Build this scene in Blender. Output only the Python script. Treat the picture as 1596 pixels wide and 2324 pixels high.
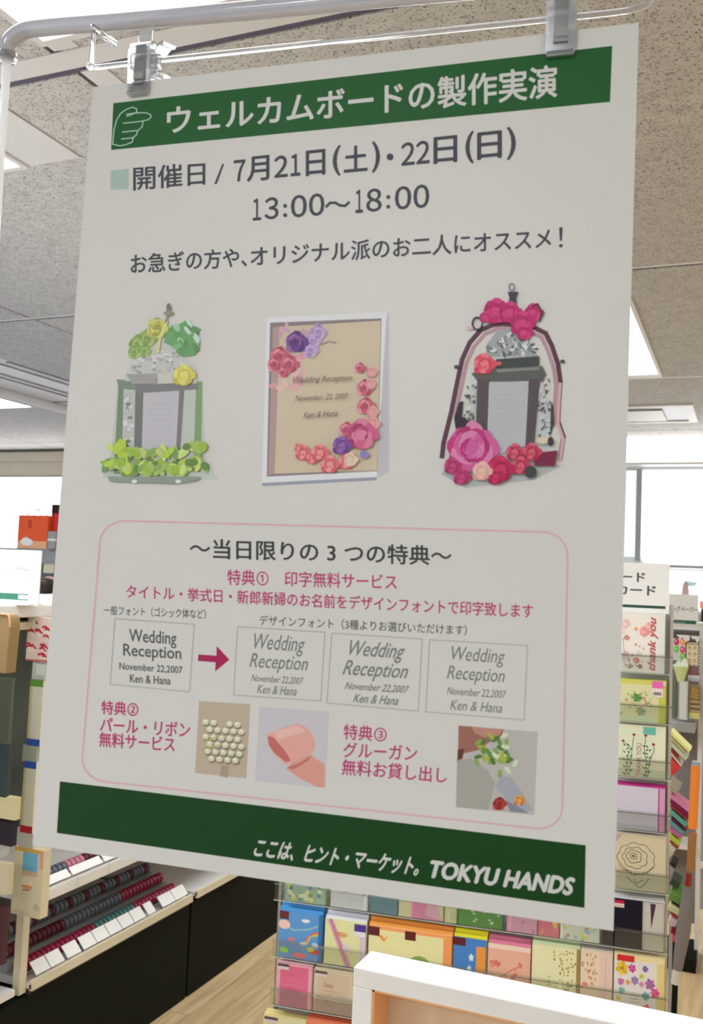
import bpy, math, random
from mathutils import Vector, Matrix
random.seed(7)
for o in list(bpy.data.objects): bpy.data.objects.remove(o)
sc = bpy.context.scene
COL = sc.collection
# ------------------------------------------------------------------ camera
EYE = Vector((0, 0, 1.5)); F = 2150.0
MR = Matrix(((0.92213797, -0.0126095, 0.38665562), (0.38458894, -0.07828674, -0.91976221), (0.04186775, 0.99685114, -0.0673417)))
cd = bpy.data.cameras.new('camera'); cam = bpy.data.objects.new('camera', cd); COL.objects.link(cam)
cam.matrix_world = Matrix.Translation(EYE) @ MR.to_4x4()
cd.sensor_fit = 'VERTICAL'; cd.sensor_height = 36.0; cd.lens = F / 2324 * 36
cd.clip_start = 0.02
cd.dof.use_dof = True; cd.dof.focus_distance = 0.85; cd.dof.aperture_fstop = 21.0
sc.camera = cam
# ------------------------------------------------------------------ world, exposure
w = bpy.data.worlds.new('world'); sc.world = w; w.use_nodes = True
w.node_tree.nodes['Background'].inputs[0].default_value = (0.9, 0.95, 1, 1)
w.node_tree.nodes['Background'].inputs[1].default_value = 0.3
sc.view_settings.view_transform = 'Standard'; sc.view_settings.look = 'None'
sc.view_settings.gamma = 1; sc.view_settings.use_curve_mapping = False
sc.view_settings.exposure = 0.14
PANEL_POWER = 9.5      # radiance of the ceiling panels
sc.cycles.max_bounces = 8; sc.cycles.transparent_max_bounces = 16
sc.cycles.caustics_reflective = False; sc.cycles.caustics_refractive = False

# ------------------------------------------------------------------ geometry of sight lines (to measure places in the room)
def ray(px, py): return MR @ Vector(((px - 798) / F, -(py - 1162) / F, -1))
def on(px, py, ax, val):
    d = ray(px, py); return EYE + d * ((val - EYE[ax]) / d[ax])

# ------------------------------------------------------------------ materials
def lin(c):
    c /= 255.0
    return c / 12.92 if c <= 0.04045 else ((c + 0.055) / 1.055) ** 2.4
def C(r, g, b, k=1.0): return tuple(min(0.95, lin(v) * k) for v in (r, g, b)) + (1,)
def mat(name, col=(0.8, 0.8, 0.8, 1), rough=0.5, metal=0.0, emit=None, vcol=False, spec=0.5):
    m = bpy.data.materials.new(name); m.use_nodes = True
    b = m.node_tree.nodes['Principled BSDF']
    b.inputs['Base Color'].default_value = col; b.inputs['Roughness'].default_value = rough
    b.inputs['Metallic'].default_value = metal; b.inputs['Specular IOR Level'].default_value = spec
    if emit:
        b.inputs['Emission Color'].default_value = emit[0]; b.inputs['Emission Strength'].default_value = emit[1]
    if vcol:
        a = m.node_tree.nodes.new('ShaderNodeVertexColor'); a.layer_name = 'Col'
        m.node_tree.links.new(a.outputs[0], b.inputs['Base Color'])
    return m
def ramp(nt, fac, stops):
    r = nt.nodes.new('ShaderNodeValToRGB'); nt.links.new(fac, r.inputs[0])
    e = r.color_ramp.elements
    while len(e) < len(stops): e.new(0.5)
    for i, (p, c) in enumerate(stops): e[i].position = p; e[i].color = c
    return r.outputs[0]
def tex(nt, kind, vec, **kw):
    n = nt.nodes.new(kind)
    for k, v in kw.items(): n.inputs[k].default_value = v
    nt.links.new(vec, n.inputs['Vector']); return n
def coord(nt, scale=(1, 1, 1), world=True):
    if world:
        g = nt.nodes.new('ShaderNodeNewGeometry'); o = g.outputs['Position']
    else:
        g = nt.nodes.new('ShaderNodeTexCoord'); o = g.outputs['Object']
    m = nt.nodes.new('ShaderNodeMapping'); m.inputs['Scale'].default_value = scale
    nt.links.new(o, m.inputs[0]); return m.outputs[0]
def mixc(nt, fac, a, b, blend='MIX'):
    m = nt.nodes.new('ShaderNodeMix'); m.data_type = 'RGBA'; m.blend_type = blend
    for i, v in ((0, fac), (6, a), (7, b)):
        if isinstance(v, (int, float, tuple)): m.inputs[i].default_value = v
        else: nt.links.new(v, m.inputs[i])
    return m.outputs[2]
def math_(nt, op, a, b=None):
    m = nt.nodes.new('ShaderNodeMath'); m.operation = op
    for i, v in enumerate((a, b)):
        if v is None: continue
        if isinstance(v, (int, float)): m.inputs[i].default_value = v
        else: nt.links.new(v, m.inputs[i])
    return m.outputs[0]

def acrylic_material(name, tint, milk, rough, edge=0.35):
    m = bpy.data.materials.new(name); m.use_nodes = True; nt = m.node_tree
    for n in list(nt.nodes): nt.nodes.remove(n)
    out = nt.nodes.new('ShaderNodeOutputMaterial'); N = nt.nodes.new; L = nt.links.new
    t = N('ShaderNodeBsdfTransparent'); t.inputs[0].default_value = tint
    g = N('ShaderNodeBsdfGlass'); g.inputs[0].default_value = tint; g.inputs[1].default_value = rough; g.inputs[2].default_value = 1.2
    d = N('ShaderNodeBsdfDiffuse'); d.inputs[0].default_value = (0.85, 0.86, 0.9, 1)
    gl = N('ShaderNodeBsdfGlossy'); gl.inputs['Roughness'].default_value = rough
    fr = N('ShaderNodeLayerWeight'); fr.inputs[0].default_value = edge
    a = N('ShaderNodeMixShader'); a.inputs[0].default_value = 0.5; L(t.outputs[0], a.inputs[1]); L(g.outputs[0], a.inputs[2])
    b = N('ShaderNodeMixShader'); b.inputs[0].default_value = milk; L(a.outputs[0], b.inputs[1]); L(d.outputs[0], b.inputs[2])
    c = N('ShaderNodeMixShader'); L(fr.outputs['Facing'], c.inputs[0]); L(b.outputs[0], c.inputs[1]); L(gl.outputs[0], c.inputs[2])
    L(c.outputs[0], out.inputs[0]); return m

def ceiling_material():
    m = mat('rockwool ceiling', rough=0.95, spec=0.1); nt = m.node_tree; b = nt.nodes['Principled BSDF']
    v = coord(nt)
    n1 = tex(nt, 'ShaderNodeTexNoise', v, Scale=95.0, Detail=1.5, Distortion=1.0)
    n2 = tex(nt, 'ShaderNodeTexNoise', v, Scale=75.0, Detail=1.0)
    ridge = math_(nt, 'ABSOLUTE', math_(nt, 'SUBTRACT', n1.outputs[0], 0.5))
    worm = math_(nt, 'MULTIPLY', math_(nt, 'LESS_THAN', ridge, 0.022), math_(nt, 'GREATER_THAN', n2.outputs[0], 0.52))
    n3 = tex(nt, 'ShaderNodeTexNoise', v, Scale=150.0, Detail=1.0)
    dots = math_(nt, 'GREATER_THAN', n3.outputs[0], 0.655)
    hole = math_(nt, 'MAXIMUM', worm, dots)
    n4 = tex(nt, 'ShaderNodeTexNoise', v, Scale=25.0, Detail=5.0)
    base = ramp(nt, n4.outputs[0], [(0.3, (0.56, 0.545, 0.52, 1)), (0.7, (0.65, 0.635, 0.605, 1))])
    c = mixc(nt, math_(nt, 'MULTIPLY', hole, 0.8), base, (0.07, 0.06, 0.045, 1))
    nt.links.new(c, b.inputs['Base Color'])
    bp = nt.nodes.new('ShaderNodeBump'); bp.inputs['Strength'].default_value = 0.5; bp.inputs['Distance'].default_value = 0.002
    nt.links.new(math_(nt, 'SUBTRACT', 1.0, hole), bp.inputs['Height']); nt.links.new(bp.outputs[0], b.inputs['Normal'])
    return m
def wood_material(name, dark, light, scale=(1, 14, 1), world=False):
    m = mat(name, rough=0.45); nt = m.node_tree; b = nt.nodes['Principled BSDF']
    v = coord(nt, scale, world)
    oi = nt.nodes.new('ShaderNodeObjectInfo')
    add = nt.nodes.new('ShaderNodeVectorMath'); add.operation = 'ADD'
    cx = nt.nodes.new('ShaderNodeCombineXYZ'); nt.links.new(math_(nt, 'MULTIPLY', oi.outputs['Random'], 37.0), cx.inputs[0])
    nt.links.new(v, add.inputs[0]); nt.links.new(cx.outputs[0], add.inputs[1])
    n = tex(nt, 'ShaderNodeTexNoise', add.outputs[0], Scale=3.0, Detail=6.0, Distortion=0.6)
    c = ramp(nt, n.outputs[0], [(0.3, dark), (0.7, light)])
    c2 = mixc(nt, math_(nt, 'MULTIPLY', oi.outputs['Random'], 0.35), c, dark)
    nt.links.new(c2, b.inputs['Base Color']); return m
def paint_material(name, col, rough=0.6, amp=0.05, scale=8.0):
    m = mat(name, col, rough); nt = m.node_tree; b = nt.nodes['Principled BSDF']
    n = tex(nt, 'ShaderNodeTexNoise', coord(nt, (1, 1, 1), False), Scale=scale, Detail=4.0)
    lo = tuple(max(0, x * (1 - amp)) for x in col[:3]) + (1,); hi = tuple(min(1, x * (1 + amp)) for x in col[:3]) + (1,)
    nt.links.new(ramp(nt, n.outputs[0], [(0.3, lo), (0.7, hi)]), b.inputs['Base Color']); return m
def clear_material(name, tint=(0.96, 0.98, 1, 1), rough=0.03, ior=1.45, gloss=None):
    m = bpy.data.materials.new(name); m.use_nodes = True; nt = m.node_tree
    for n in list(nt.nodes): nt.nodes.remove(n)
    out = nt.nodes.new('ShaderNodeOutputMaterial')
    if gloss is None:
        g = nt.nodes.new('ShaderNodeBsdfGlass'); g.inputs[0].default_value = tint; g.inputs[1].default_value = rough; g.inputs[2].default_value = ior
        nt.links.new(g.outputs[0], out.inputs[0])
    else:
        t = nt.nodes.new('ShaderNodeBsdfTransparent'); t.inputs[0].default_value = tint
        g = nt.nodes.new('ShaderNodeBsdfGlossy'); g.inputs['Roughness'].default_value = rough
        mx = nt.nodes.new('ShaderNodeMixShader'); mx.inputs[0].default_value = gloss
        nt.links.new(t.outputs[0], mx.inputs[1]); nt.links.new(g.outputs[0], mx.inputs[2]); nt.links.new(mx.outputs[0], out.inputs[0])
    return m

M = {}
M['ceil'] = ceiling_material()
M['slab'] = paint_material('dark ceiling void', (0.05, 0.045, 0.05, 1), 0.9)
M['joint'] = mat('dark joint', (0.15, 0.13, 0.18, 1), 0.9, spec=0.1)
M['rail'] = paint_material('painted ceiling rail', (0.72, 0.70, 0.68, 1), 0.5, 0.03)
M['floor'] = wood_material('oak floor', C(156, 132, 94, 1.3), C(196, 173, 134, 1.3), (14, 1, 1))
M['bounce'] = paint_material('pale grey vinyl floor', (0.63, 0.63, 0.645, 1), 0.5, 0.03)
M['wallw'] = paint_material('white wall', (0.86, 0.87, 0.88, 1), 0.6, 0.02)
M['cream'] = paint_material('cream cornice', (0.72, 0.68, 0.55, 1), 0.6, 0.03)
M['grey'] = paint_material('grey metal', (0.33, 0.34, 0.35, 1), 0.4, 0.06)
M['steel'] = mat('brushed steel', (0.55, 0.54, 0.50, 1), 0.35, 0.8)
M['rackback'] = paint_material('pale rack back', (0.5, 0.49, 0.46, 1), 0.6, 0.03)
M['wire'] = mat('dark wire', (0.12, 0.12, 0.11, 1), 0.4, 0.6)
M['black'] = paint_material('black laminate', (0.008, 0.010, 0.006, 1), 0.7, 0.2, 3); M['black'].node_tree.nodes['Principled BSDF'].inputs['Specular IOR Level'].default_value = 0.1
M['darkgreen'] = paint_material('dark green grey bay shade and subfloor', (0.085, 0.105, 0.09, 1), 0.7, 0.3, 6)
M['white'] = paint_material('white plastic', (0.82, 0.81, 0.79, 1), 0.35, 0.02)
M['frame'] = paint_material('white lacquer', (0.86, 0.82, 0.78, 1), 0.35, 0.02, 20)
M['ivory'] = paint_material('ivory board', (0.72, 0.66, 0.50, 1), 0.6, 0.05)
M['beige'] = wood_material('beige backing', C(186, 156, 124, 1.25), C(206, 180, 150, 1.25), (9, 1, 1))
M['print'] = mat('printed ink', rough=0.42, vcol=True, spec=0.27)
M['paper'] = mat('card stock', rough=0.55, vcol=True, spec=0.3)
M['glossy'] = mat('glossy film', rough=0.22, vcol=True)
M['acrylic'] = acrylic_material('clear acrylic', (0.95, 0.95, 0.98, 1), 0.10, 0.06)
M['tube'] = mat('milky acrylic tube', (0.60, 0.60, 0.68, 1), 0.10, spec=1.0); M['tube'].node_tree.nodes['Principled BSDF'].inputs['Alpha'].default_value = 0.93
m = mat('white glare leg plastic', (0.97, 0.97, 0.98, 1), 0.3); M['legwhite'] = m  # white body stands in for light shining through the clear leg
_t = m.node_tree.nodes.new('ShaderNodeBsdfTranslucent'); _t.inputs[0].default_value = (1, 1, 1, 1); _m = m.node_tree.nodes.new('ShaderNodeAddShader')
m.node_tree.nodes['Principled BSDF'].inputs['Base Color'].default_value = (0.6, 0.6, 0.62, 1); _t.inputs[0].default_value = (0.4, 0.4, 0.4, 1)
m.node_tree.links.new(m.node_tree.nodes['Principled BSDF'].outputs[0], _m.inputs[0]); m.node_tree.links.new(_t.outputs[0], _m.inputs[1]); m.node_tree.links.new(_m.outputs[0], m.node_tree.nodes['Material Output'].inputs[0])
M['clip'] = acrylic_material('clear clip plastic', (0.95, 0.96, 0.97, 1), 0.10, 0.12)
M['pocket'] = clear_material('clear pocket', (0.93, 0.94, 0.92, 1), 0.15, gloss=0.06)
M['clipgrey'] = paint_material('grey clip spring', (0.36, 0.35, 0.35, 1), 0.45, 0.05, 40)
M['panel'] = mat('lit diffuser', (0.9, 0.9, 0.9, 1), 0.5, emit=((0.93, 0.975, 1.0, 1), PANEL_POWER))
M['panel_cool'] = mat('lit diffuser cool', (0.9, 0.9, 0.9, 1), 0.5, emit=((0.91, 0.945, 1.0, 1), PANEL_POWER * 1.5))
M['panel_warm'] = mat('lit diffuser warm', (0.9, 0.9, 0.9, 1), 0.5, emit=((1.0, 0.95, 0.82, 1), PANEL_POWER * 0.8))
M['cove'] = mat('cornice lamp and wall glow', (0.9, 0.9, 0.9, 1), 0.5, emit=((0.97, 0.98, 1.0, 1), 3.2))  # cornice lamp, and the added glow of wall panels and shelf back
M['hair'] = paint_material('dark brown hair', (0.035, 0.018, 0.014, 1), 0.5, 0.4, 60)
M['skin'] = paint_material('skin', (0.62, 0.38, 0.29, 1), 0.5, 0.05)
M['coat'] = paint_material('grey coat', (0.22, 0.2, 0.2, 1), 0.8, 0.1)

# ------------------------------------------------------------------ mesh builder
class G:
    def __init__(s): s.v = []; s.f = []; s.c = []
    def poly(s, pts, col=None):
        i = len(s.v); s.v += [tuple(p) for p in pts]; s.f.append(tuple(range(i, i + len(pts)))); s.c.append(col); return s
    def box(s, x0, y0, z0, x1, y1, z1, col=None, X=None):
        i = len(s.v)
        P = [Vector((x, y, z)) for z in (z0, z1) for y in (y0, y1) for x in (x0, x1)]
        if X is not None: P = [X @ p for p in P]
        s.v += [tuple(p) for p in P]
        for q in ((0, 2, 3, 1), (4, 5, 7, 6), (0, 1, 5, 4), (2, 6, 7, 3), (0, 4, 6, 2), (1, 3, 7, 5)):
            s.f.append(tuple(i + k for k in q)); s.c.append(col)
        return s
    def prism(s, pts, d, col=None):       # extrude polygon (3D pts) by vector d
        n = len(pts); i = len(s.v); d = Vector(d)
        s.v += [tuple(p) for p in pts] + [tuple(Vector(p) + d) for p in pts]
        s.f += [tuple(i + k for k in range(n))[::-1], tuple(i + n + k for k in range(n))]; s.c += [col, col]
        for k in range(n):
            s.f.append((i + k, i + (k + 1) % n, i + n + (k + 1) % n, i + n + k)); s.c.append(col)
        return s
    def tube(s, pts, r, n=8, col=None, caps=True):
        pts = [Vector(p) for p in pts]; rings = []
        rr = r if isinstance(r, (list, tuple)) else [r] * len(pts)
        up = None
        for k, p in enumerate(pts):
            t = (pts[min(k + 1, len(pts) - 1)] - pts[max(k - 1, 0)]).normalized()
            if up is None: up = t.orthogonal().normalized()
            up = (up - t * up.dot(t)).normalized(); b = t.cross(up)
            i = len(s.v); rings.append(i)
            for a in range(n):
                th = 2 * math.pi * a / n
                s.v.append(tuple(p + (up * math.cos(th) + b * math.sin(th)) * rr[k]))
        for i, j in zip(rings, rings[1:]):
            for a in range(n):
                s.f.append((i + a, i + (a + 1) % n, j + (a + 1) % n, j + a)); s.c.append(col)
        if caps:
            s.f.append(tuple(rings[0] + a for a in range(n))[::-1]); s.f.append(tuple(rings[-1] + a for a in range(n))); s.c += [col, col]
        return s
    def lathe(s, prof, n=16, col=None, X=None):   # profile of (r, z)
        i = len(s.v)
        for r, z in prof:
            for a in range(n):
                p = Vector((r * math.cos(2 * math.pi * a / n), r * math.sin(2 * math.pi * a / n), z))
                s.v.append(tuple(X @ p if X is not None else p))
        for k in range(len(prof) - 1):
            for a in range(n):
                s.f.append((i + k * n + a, i + k * n + (a + 1) % n, i + (k + 1) * n + (a + 1) % n, i + (k + 1) * n + a)); s.c.append(col)
        s.f.append(tuple(i + a for a in range(n))[::-1]); s.f.append(tuple(i + (len(prof) - 1) * n + a for a in range(n))); s.c += [col, col]
        return s
    def build(s, name, m, parent=None, bevel=0, smooth=False):
        me = bpy.data.meshes.new(name); me.from_pydata(s.v, [], s.f)
        if any(c is not None for c in s.c):
            a = me.color_attributes.new('Col', 'FLOAT_COLOR', 'CORNER')
            for p in me.polygons:
                c = s.c[p.index] or (0.8, 0.8, 0.8, 1)
                for li in p.loop_indices: a.data[li].color = c
        me.materials.append(M[m] if isinstance(m, str) else m)
        if smooth:
            for p in me.polygons: p.use_smooth = True
        o = bpy.data.objects.new(name, me); COL.objects.link(o)
        if parent: o.parent = parent
        if bevel:
            b = o.modifiers.new('bevel', 'BEVEL'); b.width = bevel; b.segments = 2; b.limit_method = 'ANGLE'
        return o
def bx(name, m, b, parent=None, bevel=0, col=None): return G().box(*b, col=col).build(name, m, parent, bevel)
def tag(o, label=None, cat=None, group=None, kind=None):
    if label: o['label'] = label
    if cat: o['category'] = cat
    if group: o['group'] = group
    if kind: o['kind'] = kind
    return o
def thing(name, label, cat, loc=(0, 0, 0), group=None, rz=0.0):
    o = bpy.data.objects.new(name, None); COL.objects.link(o); o.location = loc; o.rotation_euler = (0, 0, rz)
    o.empty_display_size = 0.05
    return tag(o, label, cat, group)
def struct(name, m, g, parent=None, bevel=0):
    o = g.build(name, m, parent, bevel)
    if not parent: o['kind'] = 'structure'
    return o
# centre the origin of a mesh-thing on its base
def rebase(o):
    me = o.data; n = len(me.vertices)
    c = Vector((sum(v.co.x for v in me.vertices) / n, sum(v.co.y for v in me.vertices) / n, min(v.co.z for v in me.vertices)))
    for v in me.vertices: v.co -= c
    for ch in o.children:
        for v in ch.data.vertices: v.co -= c
    o.location = c
    return o

# ------------------------------------------------------------------ text -> outlines
_tc = {}
def text_geo(s, bold=0.0, shear=0.0):
    key = (s, bold, shear)
    if key in _tc: return _tc[key]
    cu = bpy.data.curves.new('t', 'FONT'); cu.body = s; cu.resolution_u = 3; cu.shear = shear; cu.fill_mode = 'FRONT'
    o = bpy.data.objects.new('t', cu); COL.objects.link(o)
    dg = bpy.context.evaluated_depsgraph_get(); me = bpy.data.meshes.new_from_object(o.evaluated_get(dg))
    vs = [(v.co.x, v.co.y) for v in me.vertices]; fs = [tuple(p.vertices) for p in me.polygons]
    bpy.data.objects.remove(o); bpy.data.curves.remove(cu); bpy.data.meshes.remove(me)
    if vs:
        x0 = min(v[0] for v in vs); x1 = max(v[0] for v in vs); y0 = min(v[1] for v in vs); y1 = max(v[1] for v in vs)
        vs = [((x - x0) / (x1 - x0), (y - y0) / (y1 - y0)) for x, y in vs]
        if bold:      # heavier strokes: the outline repeated a hair to each side
            n = len(vs); W_, H_ = (x1 - x0), (y1 - y0); V = []; Fs = []
            for k, (dx, dy) in enumerate(((-1, 0), (1, 0), (0, 0.8), (0, -0.8), (0.6, 0.6), (-0.6, -0.6), (0, 0))):
                V += [(x + dx * bold / W_, y + dy * bold / H_) for x, y in vs]; Fs += [tuple(i + n * k for i in f) for f in fs]
            vs, fs = V, Fs
    _tc[key] = (vs, fs); return _tc[key]

# flat print on a surface: coordinates (x, y) of the artwork go through self.f to a point and are lifted a hair per layer
class Print:
    def __init__(s, f, step=4e-6, base=5e-5): s.f = f; s.g = G(); s.h = base; s.step = step; s.base = base
    def p(s, pts, col):
        s.h += s.step; s.g.poly([s.f(x, y, s.h) for x, y in pts], col); return s
    def rect(s, x0, y0, x1, y1, col): return s.p([(x0, y0), (x1, y0), (x1, y1), (x0, y1)], col)
    def circ(s, x, y, rx, col, ry=None, n=14, wob=0, rot=0):
        ry = ry or rx
        pts = []
        for a in range(n):
            t = 2 * math.pi * a / n; k = 1 + random.uniform(-wob, wob)
            X, Y = rx * k * math.cos(t), ry * k * math.sin(t)
            pts.append((x + X * math.cos(rot) - Y * math.sin(rot), y + X * math.sin(rot) + Y * math.cos(rot)))
        return s.p(pts, col)
    def line(s, pts, wd, col, closed=False):
        if closed: pts = list(pts) + [pts[0]]
        s.h += s.step
        for (x0, y0), (x1, y1) in zip(pts, pts[1:]):
            dx, dy = x1 - x0, y1 - y0; L = math.hypot(dx, dy) or 1; nx, ny = -dy / L * wd / 2, dx / L * wd / 2
            ex, ey = dx / L * wd * 0.3, dy / L * wd * 0.3
            s.g.poly([s.f(a, b, s.h) for a, b in ((x0 + nx - ex, y0 + ny - ey), (x1 + nx + ex, y1 + ny + ey), (x1 - nx + ex, y1 - ny + ey), (x0 - nx - ex, y0 - ny - ey))], col)
            s.h += s.step * 0.2
        return s
    def flower(s, x, y, r, cols, n=5, centre=None, ry=None):
        ry = ry or r; a0 = random.uniform(0, 6)
        for k in range(n):
            a = a0 + 2 * math.pi * k / n
            s.circ(x + 0.55 * r * math.cos(a), y + 0.55 * ry * math.sin(a), r * 0.5, cols[k % len(cols)], ry * 0.36, 10, 0.08, a)
        s.circ(x, y, r * 0.25, centre or cols[0], ry * 0.25, 8); return s
    def rose(s, x, y, r, cols, ry=None, n=16):
        ry = ry or r
        s.circ(x, y, r * 0.86, cols[0], ry * 0.86, 14, 0.08)
        for k in range(n):
            a = k * 2.4; q = 0.82 * (1 - k / n)
            s.circ(x + q * r * math.cos(a), y + q * ry * math.sin(a), r * 0.34, cols[(k * 7 + k // 3) % len(cols)], ry * 0.24, 9, 0.12, a + 1.57)
        return s
    def text(s, t, x0, y0, x1, y1, col, bold=0.0, shear=0.0, quad=None):   # lower left x0,y0 .. upper right x1,y1
        vs, fs = text_geo(t, bold, shear); s.h += s.step
        i = len(s.g.v); n1 = max(1, len(vs) // 7) if bold else len(vs)
        for kk, (u, v) in enumerate(vs):
            if quad:
                (ax, ay), (bx_, by), (cx, cy), (dx, dy) = quad
                X = (ax * (1 - u) + bx_ * u) * (1 - v) + (dx * (1 - u) + cx * u) * v
                Y = (ay * (1 - u) + by * u) * (1 - v) + (dy * (1 - u) + cy * u) * v
            else: X = x0 + (x1 - x0) * u; Y = y0 + (y1 - y0) * v
            s.g.v.append(tuple(s.f(X, Y, s.h + 1.5e-6 * (kk // max(1, n1)))))
        s.h += 1.2e-5
        for f in fs: s.g.f.append(tuple(i + k for k in f)); s.g.c.append(col)
        return s
    def build(s, name, parent, m='print'): return s.g.build(name, m, parent)

# ------------------------------------------------------------------ ROOM
CZ = 2.70; XL, XR, YN, YF = -10.0, 3.7, -4.6, 8.0
fl = struct('floor', 'darkgreen', G().box(XL, YN, -0.06, XR, YF, -0.012))
px_ = [-2.2 + 0.16 * i for i in range(22)]
plank_mesh = None
for i, x in enumerate(px_):
    off = (i * 0.53) % 1.2
    for j in range(7):
        y0 = 0.6 + off - 1.2 + j * 1.2
        if y0 + 1.2 > YF: continue
        if plank_mesh is None:
            o = G().box(0.001, 0.001, -0.012, 0.159, 1.198, 0.0).build('plank', 'floor'); plank_mesh = o.data
        else:
            o = bpy.data.objects.new('plank', plank_mesh); COL.objects.link(o)
        o.parent = fl; o.location = (x, y0, 0)
G().box(XL, YN, -0.012, -2.2, YF, 0).build('floor_board', 'bounce', fl); G().box(1.32, YN, -0.012, XR, YF, 0).build('floor_board', 'floor', fl)  # unseen left floor made pale grey to bounce cool light upward
ce = struct('ceiling', 'slab', G().box(XL, YN, CZ + 0.03, XR, YF, CZ + 0.1))
xs = [XL, -8.3, -6.65, -5.0]; xs2 = [-4.12, -3.28, -1.53, 0.22, 1.97, XR]
ys = [YN, -1.95, -0.05, 1.77, 3.62, 5.59, 7.45]
def tiles(xs, ys, gapx=0.026, gapy=0.026):
    for a, b in zip(xs, xs[1:]):
        for c, d in zip(ys, ys[1:]):
            G().box(a + (gapx if -2 < a < -1 else 0.012), c + (gapy if c < 5 else 0.014), CZ, b - 0.004, d - 0.002, CZ + 0.03).build('ceiling_tile', 'ceil', ce)
tiles(xs, ys + [YF]); tiles(xs2, ys + [YF])
G().box(-5.0, YN, CZ, -4.12, 3.6, CZ + 0.03).build('ceiling_tile', 'ceil', ce)
# dark joints between the tiles
for y in ys[1:-1] + [7.45]: G().box(XL, y - 0.003, CZ + 0.004, XR, y + 0.027, CZ + 0.03).build('ceiling_joint', 'joint', ce)
for x in xs[1:] + xs2[:-1]: G().box(x - 0.005, YN, CZ + 0.005, x + 0.027, YF, CZ + 0.03).build('ceiling_joint', 'joint', ce)
# flush metal rails beside the joints
for y in (1.77, 3.62, 5.59):
    G().box(-4.1, y - 0.07 if y < 2 else y - 0.018, CZ - 0.002, 1.97, y - 0.0, CZ + 0.001).build('ceiling_rail', 'rail', ce)
G().box(-1.515, 0.0, CZ - 0.004, -1.445, 1.69, CZ + 0.001).build('ceiling_rail', 'rail', ce)
G().box(-1.515, 1.785, CZ - 0.004, -1.445, 3.58, CZ + 0.001).build('ceiling_rail', 'rail', ce)
G().box(-2.018, 1.0, CZ - 0.004, -1.83, 2.18, CZ + 0.001).build('ceiling_rail', 'rail', ce)
G().box(-1.828, 1.8, CZ - 0.001, -1.8255, 3.6, CZ + 0.001).build('ceiling_seam', 'grey', ce)
# walls
struct('wall_back', 'wallw', G().box(XL, YF, 0, XR, YF + 0.1, CZ + 0.1))
struct('wall_left', 'wallw', G().box(XL - 0.1, YN, 0, XL, YF, CZ + 0.1))
struct('wall_right', 'wallw', G().box(XR, YN, 0, XR + 0.1, YF, CZ + 0.1))
struct('wall_rear', 'wallw', G().box(XL, YN - 0.1, 0, XR, YN, CZ + 0.1))
tr = struct('trim_1', 'cream', G().box(XL, 7.93, 2.42, -5.2, YF, 2.67))
G().box(XL, 7.90, 2.575, -5.2, 7.93, 2.67).build('cornice_step', 'cream', tr)
G().box(XL, 7.925, 2.405, -5.2, 7.96, 2.42).build('cornice_rail', 'grey', tr)
tr = struct('trim_2', 'grey', G().box(-5.2, 7.94, 2.455, XR, YF, 2.49))
# glowing wall panels, added in place of light washing the white wall
g = thing('wall_glow_panel', 'large white backlit wall panel beside grey post on far right wall', 'light panel', (0, 7.93, 0))
G().box(-0.79, 0, 1.75, 1.5, 0.06, 2.45).build('diffuser', 'cove', g)
g2 = thing('wall_glow_panel', 'narrow white backlit wall panel just left of the grey wall post', 'light panel', (0, 7.93, 0))
p_dim = mat('soft wall glow', (0.8, 0.83, 0.86, 1), 0.5, emit=((0.93, 0.97, 1, 1), 0.55)); M['dim'] = p_dim  # weaker added glow for the greyer stretch of wall
G().box(-2.2, 0, 1.75, -0.84, 0.06, 2.45).build('diffuser', 'dim', g2)
g3 = thing('wall_glow_panel', 'long white backlit wall panel behind the orange shopping bags', 'light panel', (0, 7.93, 0))
G().box(-9.8, 0, 1.0, -5.3, 0.06, 2.40).build('diffuser', 'cove', g3)
po = struct('trim_3', 'grey', G().box(-0.838, 7.90, 1.72, -0.795, 7.99, 2.455))
cl = thing('cornice_lamp', 'long white light strip along the top of the right back wall', 'light', (0, 7.8, 2.5))
G().box(-2.3, 0.0, 0.0, 1.6, 0.10, 0.195).build('diffuser', 'cove', cl)
G().box(-2.3, -0.004, -0.02, 1.6, 0.12, 0.0).build('housing', 'rail', cl)

# ceiling lights
def ceiling_light(x0, y0, x1, y1, label, fr=0.02, far=0.02, m='panel'):
    t = thing('ceiling_light', label, 'ceiling light', ((x0 + x1) / 2, (y0 + y1) / 2, CZ - 0.012), 'square ceiling lights')
    a, b = (x1 - x0) / 2, (y1 - y0) / 2
    G().box(-a, -b, 0.002, a, b, 0.010).build('diffuser', m, t)
    g = G(); g.box(-a - fr, -b - fr, 0, -a, b + far, 0.0115); g.box(a, -b - fr, 0, a + fr, b + far, 0.0115)
    g.box(-a, -b - fr, 0, a, -b, 0.0115); g.box(-a, b, 0, a, b + far, 0.0115); g.build('frame', 'rail', t)
ceiling_light(-1.5, 0.55, -0.70, 1.635, 'bright square ceiling light above the acrylic hanger')
ceiling_light(-3.1, 0.95, -2.04, 2.16, 'ceiling light cut off at the left picture edge, uppermost there', m='panel_cool')
ceiling_light(-6.2, 4.5, -5.08, 5.67, 'small distant ceiling light beside the air slot rail')
ceiling_light(-1.75, 4.02, -0.475, 5.43, 'ceiling light peeking out from behind right side of the poster', 0.018, 0.09)
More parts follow.
